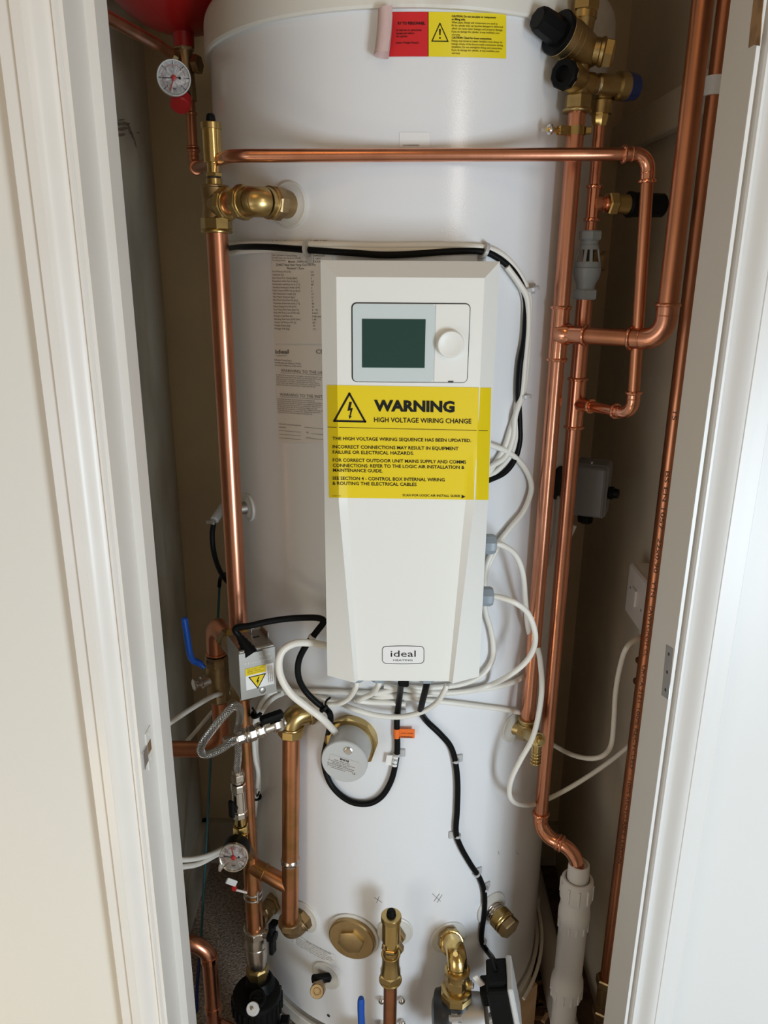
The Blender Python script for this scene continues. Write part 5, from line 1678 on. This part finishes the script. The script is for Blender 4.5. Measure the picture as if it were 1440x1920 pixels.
ey_ = -cx_ * math.sin(tilt) + cy_ * math.cos(tilt)
b = MB(); q = cf + ey_ * 0.0215 + ex_ * 0.002
b.hexn(q, cdv, 0.0055, 0.004, 6); b.lathe(q, cdv, [(0, 0.0060), (0.001, 0.0060)], 16); b.build('cap_nut', 'zinc', ih)
fc = lambda d: (lambda x, y: cf + ex_ * x - ey_ * y + cdv * d)
lab = MB(); poly_fill(lab, [(-0.022, -0.007), (0.022, -0.007), (0.022, 0.016), (-0.022, 0.016)], fc(0.0003))
lb = lab.build('rating_label', 'label_cap', ih, label='small grey rating sticker', smooth=False)
tx = MB()
text(tx, 'BH01B', 0.0, -0.0022, 0.0034, fc(0.0006), align='C', bold=0.03)
for i, (sn, wd) in enumerate((('3kW 220V~240V', 0.024), ('11" Incoloy long life with 2 thermostats', 0.040), ('Element type: heater C', 0.026), ('CAUTION: THIS ELEMENT MUST BE EARTHED', 0.041), ('isolate from the supply before removing cover', 0.038), ('see instructions', 0.022))):
    text(tx, sn, -0.003 if i < 5 else -0.006, 0.0012 + i * 0.0027, 0.0017, fc(0.0006), width=wd, align='C')
text(tx, 'CE', 0.016, 0.0148, 0.0028, fc(0.0006))
tx.build('lettering', 'ink', lb)
IHIN = pi_ + cdv * 0.030 + cy_ * 0.0325 * 0.75 - cx_ * 0.0325 * 0.6
MB().lathe(IHIN - (cy_ * 0.75 - cx_ * 0.6) * 0.002, (cy_ * 0.75 - cx_ * 0.6), [(-0.004, 0.0060), (0.003, 0.0058)], 16).build('cable_grommet', 'black_plastic', ih)

# ================================================================== LOWER FRONT FITTINGS
px_, py_ = V(733, 1760, 0.95).x, 0.95
pz_ = lambda y: V(735, y, 0.95).z
fv = lambda y: Vector((px_, py_, pz_(y)))
p, n = G['vent']
st = thing('copper_standpipe', 'short copper pipe standing at the bottom centre under a brass air vent', 'copper pipe', fv(1920))
MB().tube([Vector((px_, py_, 0.16)), fv(1824)], r22, 24).build('tube', 'copper_burnt', st)
vt = thing('compression_tee', 'brass compression tee at the bottom centre, branching back into the cylinder', 'pipe fitting', fv(1845))
b = MB(); b.hexn(fv(1836), Z, 0.0185, 0.016, 6); b.ring(fv(1836), Z, 0.0160, 0.0025); b.build('lower_nut', 'brass', vt)
b = MB(); b.tube([fv(1824), fv(1817), fv(1809), fv(1797), fv(1789)], [0.0160, 0.0155, 0.0140, 0.0138, 0.0148], 28); b.ring(fv(1789), Z, 0.0138, 0.0016)
tq = fv(1803); bd2 = (Vector((p.x, p.y, tq.z)) - tq).normalized(); pt_ = Vector((p.x, p.y, p.z))
b.tube([tq, tq.lerp(pt_, 0.9)], 0.0132, 24); b.build('body', 'brass', vt)
b = MB(); b.hexn(tq.lerp(pt_, 0.35), pt_ - tq, 0.0180, 0.013, 6); b.hexn(tq.lerp(pt_, 0.75), pt_ - tq, 0.0185, 0.012, 6); b.build('branch_nut', 'brass_dull', vt)
air_vent(fv(1791), (pz_(1714) - pz_(1791)) / 0.128, 'short brass air vent with black cap at the bottom centre', kr=1.24)
# bracket screws beside the pipe
for dx, dz, lb in ((-0.022, 1876, 'upper left'), (0.021, 1876, 'upper right'), (-0.023, 1921, 'lower left'), (0.022, 1918, 'lower right')):
    q = T(735 + (dx / 0.022) * 19, dz, 0.006)
    nn = tn(q)
    b = MB(); b.lathe(q - nn * 0.008, nn, [(0, 0.0035), (0.008, 0.0035), (0.0082, 0.0060), (0.011, 0.0055), (0.0135, 0.003)], 16)
    b.build('bracket_screw', 'nickel', label='%s bracket screw beside the bottom centre copper pipe' % lb, cat='screw', group='bracket screws by the bottom centre pipe')
# blue lever
bl0 = V(677, 1872, 0.935)
lvb = thing('isolating_valve', 'blue valve lever rising at the bottom edge, left of the centre copper pipe', 'valve', (bl0.x + 0.01, 0.935, 0.10))
b = MB(); b.tube(smooth_path([bl0 + Z * 0.001, bl0 - Z * 0.03, Vector((bl0.x + 0.002, 0.937, bl0.z - 0.08)), Vector((bl0.x + 0.008, 0.947, bl0.z - 0.150))], 6), [0.0042, 0.0056] + [0.0058] * 17, 16)
b.build('lever', 'blue', lvb)
b = MB(); b.lathe((bl0.x + 0.008, 0.945, bl0.z - 0.155), (0, 1, 0), [(0, 0.010), (0.02, 0.012)], 16)
b.tube([Vector((bl0.x + 0.008, 0.975, bl0.z - 0.19)), Vector((bl0.x + 0.008, 0.975, bl0.z - 0.135))], 0.014, 20); b.build('body', 'brass', lvb)
# drain cock with black lever and brass cap
p, n = G['cock']
dc = thing('drain_cock', 'small drain cock with black lever and round brass cap at the lower left', 'drain valve', p)
q = p + n * 0.013
b = MB(); b.lathe(p, n, [(0, 0.0085), (0.020, 0.0085)], 20); dd = (V(584, 1878, 0.945) - q).normalized(); b.tube([q, q + dd * 0.044], [0.0085, 0.0080], 20); b.build('body', 'nickel', dc)
b = MB(); e = q + dd * 0.034; b.lathe(e, dd, [(0, 0.0090), (0.002, 0.0125), (0.006, 0.0128)], 8); b.lathe(e + dd * 0.006, dd, [(0, 0.0122), (0.010, 0.0120), (0.012, 0.0108), (0.012, 0.001)], 24)
b.torus(e + dd * 0.0180, dd, 0.0055, 0.0012, 20, 6); b.build('cap', 'brass_dull', dc, label='brass blanking cap')
b = MB(); k_ = q + Z * 0.010 + n * 0.004
b.box(k_, (0.034, 0.014, 0.013), (Vector((0.95, 0.25, -0.15)).normalized(), Vector((-0.25, 0.95, 0)).normalized(), Vector((0.15, 0, 0.98)).normalized()), 0.003); b.lathe(q, Z, [(0.0, 0.006), (0.010, 0.006)], 12)
b.build('lever', 'black_plastic', dc, label='black lever')
# pump elbow, pump valve, pump
p, n = G['pump']
pe_ = thing('compression_elbow', 'brass elbow coming out of the cylinder above the pump', 'pipe fitting', p)
kc = V(859, 1788, 0.955)
q = Vector((p.x, p.y, kc.z + 0.004))
od = (kc - p).normalized()
b = MB(); b.hexn(p + od * 0.012, od, 0.0215, 0.020, 8, 0.2); b.lathe(p, od, [(-0.004, 0.017), (0.014, 0.017)], 24); b.build('union_nut', 'brass', pe_)
kb = Vector((kc.x, kc.y, V(858, 1834, 0.955).z))
b = MB(); b.tube([p + od * 0.02, p + od * 0.034] + corner(p, kc, kb, 0.017, 10) + [kc - Z * 0.024, kb], [0.0185, 0.0170] + [0.0160] * 11 + [0.0150, 0.0150], 28)
b.ring(p + od * 0.030, od, 0.0178, 0.0022); b.lathe(kc + (od + Z).normalized() * 0.010 - Vector((0.004, 0, 0)), (-0.3, -0.9, 0.5), [(0.004, 0.0045), (0.009, 0.0040)], 14)
b.build('body', 'brass_bright', pe_)
pv = thing('pump_valve', 'brass isolating valve with wide nut on top of the black pump', 'valve', kb - Z * 0.04)
b = MB(); b.lathe(kb + Z * 0.020, -Z, [(0, 0.0170), (0.002, 0.0205), (0.006, 0.0200), (0.008, 0.0182), (0.050, 0.0178)], 28)
b.hexn(kb - Z * 0.012, Z, 0.0208, 0.018, 6, 0.3)
b.lathe(kb - Z * 0.010, (1, -0.2, 0), [(0.014, 0.008), (0.024, 0.007)], 16); b.build('body', 'brass', pv)
b = MB(); b.lathe(kb - Z * 0.010, (1, -0.2, 0), [(0.022, 0.0050), (0.027, 0.0046), (0.028, 0.003)], 14); b.build('screw', 'zinc', pv)
b = MB(); b.hexn(kb - Z * 0.040, Z, 0.0262, 0.016, 8, 0.3); b.lathe(kb - Z * 0.025, Z, [(0, 0.0238), (0.005, 0.0234), (0.006, 0.020)], 32); b.build('union_nut', 'brass', pv)
cp_ = kb - Z * 0.085 + Vector((0.0, 0.0, 0))
pm = thing('circulation_pump', 'black circulation pump with grey motor and black control head at the bottom right', 'pump', (cp_.x, cp_.y, 0.08))
md = Vector((0.965, -0.10, 0.20)).normalized()
b = MB(); b.lathe(cp_ - md * 0.034, md, [(0, 0.030), (0.006, 0.044), (0.018, 0.046), (0.030, 0.044), (0.034, 0.042)], 40)
b.tube([cp_, kb - Z * 0.040], [0.022, 0.024], 24); b.tube([cp_, cp_ - Z * 0.06], 0.022, 24); b.build('casing', 'pump_black', pm)
b = MB(); b.lathe(cp_, md, [(0.000, 0.043), (0.010, 0.044), (0.012, 0.038), (0.040, 0.036), (0.052, 0.034)], 40)
mx_, my_, _m = basis(md)
for k in range(4):
    a = 2 * pi * k / 4 + 0.7
    b.lathe(cp_ + (mx_ * math.cos(a) + my_ * math.sin(a)) * 0.038 - md * 0.004, md, [(0, 0.007), (0.020, 0.007)], 12)
b.build('motor', 'pump_metal', pm, label='bare aluminium motor flange')
mu = (Z - md * md.z).normalized()
mv = md.cross(mu).normalized()
hb = V(930, 1822, 0.940) - mu * 0.056
b = MB(); b.box(hb, (0.034, 0.066, 0.100), (md, mv, mu), 0.003)
b.box(hb + mu * 0.048, (0.030, 0.044, 0.018), (md, mv, mu), 0.003)
b.box(hb - md * 0.018 + mu * 0.012 - mv * 0.006, (0.026, 0.036, 0.030), (md, mv, mu), 0.003)
b.build('control_head', 'black_matt', pm, label='black control head')
b = MB(); b.box(hb + md * 0.0205, (0.009, 0.066, 0.108), (md, mv, mu), 0.002); b.build('front_panel', 'grey_light', pm, label='light grey front panel')
b = MB(); b.box(hb - md * 0.030 + mu * 0.040, (0.010, 0.004, 0.022), ((md + mu * 0.5).normalized(), mv, (mu - md * 0.5).normalized()), 0.001); b.build('connector_tag', 'white_plastic', pm)
PUMPTOP = hb + mu * 0.056
# capped stub on the right
p, n = G['stub']
sb_ = thing('capped_stub', 'brass capped stub sticking out low on the right of the cylinder', 'pipe fitting', p)
sd2 = (n + Vector((0.12, -0.05, -0.20))).normalized()
b = MB(); b.lathe(p, sd2, [(-0.004, 0.0150), (0.020, 0.0150)], 28)
for k in range(4):
    b.ring(p + sd2 * (0.004 + 0.0045 * k), sd2, 0.0148, 0.0014)
b.build('thread', 'nickel', sb_)
b = MB(); b.lathe(p, sd2, [(0.016, 0.0185), (0.018, 0.0200), (0.030, 0.0200), (0.032, 0.0180)], 32); b.ring(p + sd2 * 0.034, sd2, 0.0180, 0.0022); b.build('collar', 'brass', sb_)
b = MB(); b.hexn(p + sd2 * 0.036, sd2, 0.0200, 0.013, 6, 0.3); b.build('cap', 'brass_dull', sb_)

# ================================================================== CABLES
def cable(name, label, pts, r, material, cat='cable', group=None, n=7):
    return MB().tube(smooth_path(pts, n), r, 14).build(name, material, label=label, cat=cat, group=group)
rw_, rb_ = 0.0040, 0.0042
t_ = lambda *a, o=0.0045: [T(x, y, o) for x, y in a]
hid = lambda x, y, Y=1.0: V(x, y, Y)
cable('power_cable', 'upper white cable of the bundle crossing above the control box', t_((408, 458), (440, 457.5), (487, 457), (582, 458), (640, 459), (708, 461), (800, 460), (867, 461), (915, 466), (947, 482), (976, 517), (992, 556), (992, 604), (989, 668), (981, 738), (970, 767), (957, 805), (945, 840), (922, 878), (905, 896), o=0.0055), rw_, 'white_cable')
cable('power_cable', 'lower white cable of the bundle, dipping at its left end above the control box', t_((408, 476), (440, 473), (466, 470), (531, 467), (582, 466), (640, 466), (708, 469), (800, 468), (867, 469), (910, 473), (940, 489), (967, 523), (983, 558), (985, 610), (982, 668), (975, 738), (968, 764), (968, 811), (957, 853), (930, 884), (905, 900), o=0.0048), rw_, 'white_cable')
cable('power_cable', 'white cable in the bundle right of the control box, splaying out under the lowest clip', t_((950, 500), (974, 533), (988, 560), (990, 610), (985, 668), (978, 738), (966, 780), (962, 820), (948, 855), (925, 872), (905, 882), o=0.010), rw_, 'white_cable')
cable('sensor_cable', 'black cable of the bundle arching over the control box and down its right side', t_((408, 466), (450, 463), (500, 463), (582, 469), (660, 474), (717, 478), (772, 476.5), (835, 472), (900, 471), (931, 482), (960, 506), (979, 537), (986, 565), (986, 594), (983, 639), (975, 684), (972, 738), (974, 795), (974, 827), (966, 859), (947, 885), (919, 899), (900, 905), o=0.0075), rb_, 'black_cable')
cable('power_cable', 'white cable curling right from behind the yellow sticker and down the box edge', t_((905, 828), (924, 836), (950, 846), (975, 866), (992, 893), (996, 920), (982, 958), (958, 988), (934, 1018), (918, 1046), (910, 1072), (909, 1100), (910, 1144), (920, 1180), (925, 1212), (922, 1240), (900, 1268), (860, 1284), (800, 1290), (760, 1290), (700, 1300), o=0.009), rw_, 'white_cable')
cable('power_cable', 'white cable slipping behind both grey side glands of the control box', t_((955, 990), (940, 1016), (926, 1040), (914, 1066), (908, 1090), (906, 1120), o=0.0045), rw_, 'white_cable')
g1 = GR1; g2 = GR2
cable('power_cable', 'white cable looping from the upper grey side gland', [g1 - Vector((0.006, 0, 0)), g1 + Vector((0.010, 0.002, -0.002)), V(966, 1040, 0.985), V(980, 1075, 1.0), V(985, 1125, 1.02), V(990, 1175, 1.05)] + t_((998, 1210), (1003, 1260), o=0.01), rw_, 'white_cable')
cable('power_cable', 'white cable looping wide from the lower grey side gland across the riser', [g2 - Vector((0.006, 0, 0)), g2 + Vector((0.010, 0, -0.001)), V(966, 1130, 0.955), V(990, 1150, 0.965), V(1003, 1185, 0.975), V(1001, 1215, 0.985), V(985, 1242, 0.99), V(955, 1266, 0.995)] + t_((920, 1284), (880, 1295), (830, 1299), (770, 1294), (720, 1286), o=0.012), rw_, 'white_cable')
cable('power_cable', 'white cable drooping below the control box from its bottom right corner', [V(838, 1284, 0.965), V(833, 1296, 0.965), V(818, 1318, 0.975), V(790, 1335, 0.985), V(750, 1344, 0.99), V(705, 1341, 0.992), V(665, 1330, 0.995)] + t_((640, 1320), (600, 1310), (560, 1300), (515, 1298), o=0.010), rw_, 'white_cable')
q = GB[0]
cable('power_cable', 'white cable curling left from the left bottom gland of the control box', [q, q - Z * 0.012, V(655, 1308, 0.97), V(636, 1319, 0.98), V(612, 1320, 0.99)] + t_((585, 1308), (550, 1296), (515, 1290), o=0.012), rw_, 'white_cable')
q = GB[1]
cable('power_cable', 'white cable folded back in a tight loop under the middle bottom gland', [q, q - Z * 0.010, V(698, 1300, 0.975), V(680, 1309, 0.985), V(672, 1313, 0.995), V(690, 1316, 1.0), V(735, 1318, 1.002), V(760, 1320, 1.003)], rw_, 'white_cable')
cable('power_cable', 'white cable running level under the control box to the riser on the right', t_((505, 1300), (560, 1296), (620, 1297), (700, 1300), (745, 1304), (800, 1302), (860, 1298), (920, 1290), (960, 1280), (990, 1264), o=0.006), rw_, 'white_cable')
cable('power_cable', 'lower white cable running from below the box to the right-hand drain valve', t_((665, 1315), (735, 1306), (790, 1312), (850, 1318), (905, 1325), (950, 1331), (985, 1340), o=0.006) + [V(1005, 1360, 1.16), V(1020, 1384, 1.18), V(1050, 1404, 1.16), V(1075, 1416, 1.12), V(1105, 1422, 1.08), V(1130, 1417, 1.07), V(1146, 1396, 1.08), V(1151, 1350, 1.09), V(1154, 1300, 1.09), V(1163, 1248, 1.08), V(1178, 1210, 1.07), SPO - Z * 0.012], rw_, 'white_cable')
cable('power_cable', 'white cable hanging in front of the two right-hand risers and swinging back to the wall', [V(1008, 1215, 1.03), V(1013, 1240, 1.02), V(1016, 1290, 1.0), V(1010, 1340, 0.995), V(998, 1385, 0.995), V(976, 1425, 0.995), V(960, 1458, 1.0), V(955, 1485, 1.01), V(962, 1502, 1.02), V(980, 1509, 1.05), V(1000, 1508, 1.08), V(1030, 1497, 1.115), V(1080, 1470, 1.12), V(1140, 1430, 1.12), V(1200, 1382, 1.12)], rw_, 'white_cable')
cable('sensor_cable', 'thin white cable dropping from the grey thermostat box between the risers', [V(1078, 985, 1.19), V(1068, 1006, 1.19), V(1052, 1035, 1.17), V(1036, 1062, 1.15), V(1030, 1085, 1.14), V(1028, 1130, 1.14), V(1021, 1180, 1.13), V(1015, 1205, 1.13), V(1010, 1225, 1.14)], 0.0036, 'white_cable')
cable('sensor_cable', 'thin grey-white cable behind the risers, from the black pocket down to a clip', t_((1046, 930), (1044, 975), (1038, 1020), (1031, 1060), o=0.004), 0.0025, 'clip')
# left hand loops
cable('heater_cable', 'thick white cable arching from behind the box into the grey heater cap', [V(640, 1217, 1.00), V(612, 1211, 0.985), V(585, 1206, 0.97), V(555, 1206, 0.955), V(532, 1218, 0.945), V(523, 1240, 0.94), V(527, 1270, 0.94), V(545, 1300, 0.94), V(575, 1325, 0.945), V(605, 1348, 0.95), IHIN], 0.0052, 'white_cable')
cable('actuator_cable', 'black cable from the steel actuator round behind the box, the heater and back up', [BOOT - bdir * 0.006, BOOT + bdir * 0.004, V(441, 1182, 0.985), V(446, 1176, 0.985), V(470, 1173, 0.985), V(500, 1166, 0.99), V(540, 1160, 0.995), V(585, 1158, 0.995), V(604, 1161, 0.995), V(606, 1168, 0.995), V(594, 1184, 0.99)] +
      [V(573, 1212, 0.985), V(560, 1240, 0.985), V(560, 1270, 0.985), V(573, 1296, 0.99), V(595, 1318, 0.99), V(612, 1330, 0.99), V(620, 1346, 0.985)] + t_((614, 1385), (607, 1425), (616, 1462), (634, 1487), (660, 1504), (690, 1507), (715, 1494), (733, 1465), (742, 1430), (745, 1400), (744, 1360), (746, 1330), o=0.006) + [V(750, 1300, 0.985), V(752, 1280, 0.955)], 0.0046, 'black_cable')
q = GB[2]
cable('pump_cable', 'black cable snaking down the cylinder from the box to the pump', [q, q - Z * 0.010, V(791, 1320, 0.975), V(789, 1334, 0.99)] + t_((800, 1352), (825, 1376), (845, 1400), (854, 1430), (858, 1470), (857, 1520), (855, 1560), (864, 1588), (882, 1620), (900, 1648), (908, 1675), (908, 1710), (903, 1750), (904, 1768), (914, 1784), o=0.006) + [V(923, 1796, 0.985), V(926, 1806, 0.960), PUMPTOP], 0.0046, 'black_cable')
MB().box(V(757, 1285, 0.955) + Z * 0.006, (0.014, 0.014, 0.012), bev=0.002).build('cable_entry', 'black_plastic', cbox)
# far left cables
cable('power_cable', 'white cable rising to the right from the left door frame behind the isolating valve', [V(300, 1366, 0.94), V(322, 1353, 1.0), V(360, 1328, 1.06), V(398, 1306, 1.11), V(425, 1298, 1.14), V(450, 1296, 1.15)], rw_, 'white_cable')
cable('power_cable', 'thin white cable rising behind the braided hose to the isolating valve', [V(335, 1405, 1.19), V(352, 1388, 1.19), V(380, 1356, 1.19), V(404, 1328, 1.19), V(420, 1312, 1.19)], 0.0034, 'white_cable')
cable('power_cable', 'upper of two white cables at the lower left, running behind the black gauge', [V(325, 1610, 0.92), V(345, 1612, 0.95), V(372, 1609, 0.99), V(400, 1600, 1.03), V(430, 1583, 1.10), V(445, 1560, 1.14)], rw_, 'white_cable')
cable('power_cable', 'lower of two white cables at the lower left, running behind the black gauge', [V(325, 1626, 0.92), V(346, 1625, 0.95), V(372, 1620, 0.99), V(400, 1606, 1.03), V(430, 1588, 1.09), V(447, 1562, 1.13)], rw_, 'white_cable')
cable('sensor_cable', 'white cable hanging beside the left lower copper pipe, nearer the steel actuator', [V(518, 1294, 1.045), V(503, 1302, 1.04), V(487, 1322, 1.05), V(478, 1350, 1.075), V(475, 1380, 1.09), V(478, 1420, 1.10), V(484, 1450, 1.10), V(481, 1490, 1.12), V(477, 1530, 1.14)], rw_, 'white_cable')
cable('sensor_cable', 'second white cable hanging beside the left lower copper pipe, tied to the first', [V(530, 1300, 1.045), V(511, 1310, 1.05), V(492, 1332, 1.06), V(482, 1358, 1.09), V(480, 1400, 1.11), V(484, 1440, 1.115), V(485, 1480, 1.12), V(476, 1505, 1.15), V(466, 1560, 1.18), V(455, 1600, 1.2)], rw_, 'white_cable')
cable('earth_wire', 'thin teal wire hanging down the back left corner to the floor', [V(412, 1088, 1.50), V(409, 1150, 1.49), V(405, 1220, 1.48), V(401, 1300, 1.44), V(396, 1400, 1.41), V(391, 1500, 1.40), V(386, 1600, 1.36), V(380, 1700, 1.30), V(377, 1760, 1.28), V(374, 1800, 1.27)], 0.0026, 'teal_cable')
MB().tube(smooth_path([V(374, 1797, 1.27), V(371, 1830, 1.25), V(369, 1862, 1.22), V(368, 1900, 1.19), V(366, 1935, 1.17)], 6), 0.0036, 8).build('blue_wire_end', 'blue_dark', label='dark blue wire end trailing on the carpet at the lower left', cat='cable')
# bonding lug on the left, black lead
lg = thing('earth_lead', 'short black lead with a clear crimped terminal, left of the flow riser', 'cable', V(404, 980, 1.25))
b = MB(); q = V(407, 968, 1.26); dq = (V(396, 984, 1.24) - q).normalized()
b.lathe(q - dq * 0.03, dq, [(0, 0.0075), (0.040, 0.0075), (0.042, 0.006)], 14); b.build('terminal_block', 'clip', lg)
b = MB(); b.lathe(q + dq * 0.012, dq, [(0, 0.0045), (0.006, 0.0045)], 10); b.box(q + dq * 0.014 + Vector((-0.006, -0.004, 0)), (0.010, 0.004, 0.006), bev=0.001); b.build('terminal_screw', 'zinc', lg)
MB().tube(smooth_path([V(401, 978, 1.25), V(398, 1000, 1.25), V(400, 1030, 1.25), V(408, 1060, 1.26), V(420, 1083, 1.28), V(436, 1100, 1.30)], 7), 0.0045, 10).build('lead', 'black_cable', lg)
cable('earth_wire', 'short dark wire bridging to the teal wire in the back left corner', [V(428, 1075, 1.40), V(418, 1078, 1.45), V(413, 1085, 1.49), V(411, 1100, 1.495)], 0.004, 'black_cable')

# ---- clips and ties
def clip(x, y, label, o=0.0, dirx=1, dz=0.0, r=0.0052, s=(0.010, 0.003, 0.013)):
    p = T(x, y); n = tn(p); sx = Vector((-n.y, n.x, 0))
    t = thing('cable_clip', label, 'cable clip', p, 'adhesive cable clips on the cylinder')
    MB().box(p + n * 0.0016 + sx * (0.008 * dirx) + Z * dz, (s[0], 0.0032, s[2]), (sx, n, Z), 0.0008).build('base', 'clip', t)
    return t, p, n, sx
def band(t, p, n, sx, rr, off_, along):
    """small loop of the clip round its cable"""
    a = Vector(along).normalized()
    MB().lathe(p + n * off_ - a * 0.0022, a, [(0, rr * 0.93), (0, rr), (0.0044, rr), (0.0044, rr * 0.93)], 20).build('band', 'clip', t)
a = clip(582, 466, 'clear clip gripping the cable bundle above the data plate', dirx=0, dz=-0.012); band(*a, 0.0105, 0.0062, a[3])
a = clip(904, 470, 'clear clip gripping the cable bundle above the box corner', dirx=0, dz=-0.012); band(*a, 0.0105, 0.0062, a[3] - Z * 0.35)
a = clip(988, 541, 'clear clip on the cable bundle right of the box corner', dirx=1); band(*a, 0.0110, 0.0075, Z - a[3] * 0.2)
a = clip(975, 741, 'clear clip on the cable bundle level with the yellow sticker top', dirx=0.5); band(*a, 0.0105, 0.0075, Z)
a = clip(745, 1335, 'clear clip on the black cable just under the control box'); band(*a, 0.0056, 0.0062, Z)
a = clip(744, 1410, 'clear clip on the black cable below the orange flag'); band(*a, 0.0056, 0.006, Z)
a = clip(852, 1422, 'clear clip on the snaking black cable, topmost'); band(*a, 0.0056, 0.006, Z)
a = clip(855, 1562, 'clear clip on the snaking black cable, second from the top', dirx=-1); band(*a, 0.0056, 0.006, Z)
a = clip(890, 1634, 'clear clip on the snaking black cable, third from the top'); band(*a, 0.0056, 0.006, Z - a[3] * 0.5)
a = clip(906, 1662, 'clear clip on the snaking black cable, fourth from the top'); band(*a, 0.0056, 0.006, Z)
a = clip(903, 1760, 'clear clip on the snaking black cable, lowest', dirx=-0.2); band(*a, 0.0056, 0.006, Z)
q = V(590, 1190, 0.9885)
MB().lathe(q - Vector((0.002, 0, 0.002)), (V(580, 1203, 0.987) - q), [(0, 0.0052), (0, 0.0058), (0.005, 0.0058), (0.005, 0.0052)], 18).build('cable_clip', 'grey_light', label='grey band round the black cable left of the control box', cat='cable clip')
def tie(c, d, R, label, tail):
    t = thing('cable_tie', label, 'cable tie', c)
    d = Vector(d).normalized()
    MB().lathe(c - d * 0.0018, d, [(0, R * 0.9), (0, R), (0.0036, R), (0.0036, R * 0.9)], 18).build('loop', 'black_matt', t)
    MB().tube(smooth_path([c + (tail[0] - c).normalized() * R] + list(tail), 5), 0.0016, 6).build('tail', 'black_matt', t)
tie(V(608, 1326, 0.987), (0.6, 0, -0.6), 0.0088, 'black cable tie with its tail up, left of the drooping white cable', [V(612, 1314, 0.975), V(619, 1308, 0.972)])
tie(V(481, 1338, 1.06), (0.4, 0.2, -1), 0.0100, 'black cable tie round two white cables beside the filling valve lever', [V(476, 1332, 1.03), V(473, 1326, 1.03)])
tie(V(481, 1494, 1.125), (0, 0, 1), 0.0090, 'black cable tie round two white cables beside the small black lever', [V(484, 1490, 1.10), V(486, 1484, 1.10)])
# flags on the black cable
p = T(744, 1374, 0.006); n = tn(p); sx = Vector((-n.y, n.x, 0))
fo = lambda d: (lambda x, y: p + sx * x - Z * y + n * d)
fg = thing('warning_flag', 'orange flag label folded round the black cable under the box', 'label', p)
b = MB(); b.lathe(p - Z * 0.008, Z, [(0, 0.0050), (0.016, 0.0050)], 16); b.box(p + sx * 0.015 + n * 0.001, (0.024, 0.0008, 0.0155), (sx, n, Z)); b.build('flag', 'orange', fg, smooth=False)
tx = MB(); text(tx, 'WARNING', 0.024, 0.0042, 0.0036, fo(0.0018), width=0.018, bold=0.01, ux=(-1, 0), uy=(0, 1)); text(tx, 'HIGH VOLT', 0.024, -0.0016, 0.0022, fo(0.0018), width=0.018, ux=(-1, 0), uy=(0, 1)); tx.build('lettering', 'ink', fg)
p2 = T(741, 1425, 0.006); n2 = tn(p2); sx2 = Vector((-n2.y, n2.x, 0))
fg = thing('cable_marker', 'white marker sleeve on the black cable below its orange flag', 'label', p2)
z2 = (Z + sx2 * 0.12).normalized()
b = MB(); b.lathe(p2 - z2 * 0.009, z2, [(0, 0.0054), (0.018, 0.0054)], 20); b.box(p2 - sx2 * 0.008 + n2 * 0.001, (0.012, 0.0008, 0.018), (sx2, n2, z2)); b.build('sleeve', 'label_white', fg, smooth=False)
f2 = lambda x, y: p2 + sx2 * (0.0054 * math.sin(max(-1.4, min(1.4, x / 0.0054)))) - z2 * y + n2 * (0.0054 * math.cos(max(-1.4, min(1.4, x / 0.0054))) + 0.0003)
tx = MB(); text(tx, 'CP01', -0.0056, -0.001, 0.0042, f2, width=0.0105); text(tx, '870-A', -0.0050, 0.0050, 0.0024, f2, width=0.0085, bold=0.02); tx.build('lettering', 'ink', fg)
# little label tags on the lower left pipe
q = V(434, 1654, 1.02)
tg = thing('pipe_tag', 'small white tag with red tip beside the strapped lower left pipe', 'tag', q)
MB().box(q, (0.018, 0.004, 0.012), (Vector((0.9, 0, -0.4)).normalized(), Vector((0, 1, 0)), Vector((0.4, 0, 0.9)).normalized()), 0.0015).build('tag', 'white_plastic', tg)
q = V(439, 1664, 1.025)
MB().box(q, (0.008, 0.008, 0.012), bev=0.002).build('tip', 'red_plastic', tg, label='red tip')
MB().tube([V(440, 1668, 1.03), lp(1676)], 0.002, 8).build('tag_tail', 'tape', tg)
q = V(416, 1620, 1.05)
MB().tube(smooth_path([V(420, 1612, 1.05), V(415, 1622, 1.05), V(412, 1632, 1.05)], 4), [0.004] * 7 + [0.003] * 2, 10).build('sleeve_end', 'tape', label='pinkish sleeve end hanging left of the black gauge', cat='cable sleeve')
# white cable clipped round the foot of the cylinder, right
pts = [Vector((AX + 0.306 * math.cos(a), AY + 0.306 * math.sin(a), ZB + 0.002 - 0.02 * k / 12)) for k, a in enumerate([math.radians(12 - 50 * j / 12) for j in range(13)])]
MB().tube(pts, 0.0035, 8).build('power_cable', 'white_cable', label='white cable round the right foot of the cylinder', cat='cable')
q = pts[2]
MB().box(q + Z * 0.012, (0.008, 0.012, 0.024), bev=0.001).build('cable_clip', 'clip', label='clear clip low on the right flank of the cylinder', cat='cable clip')
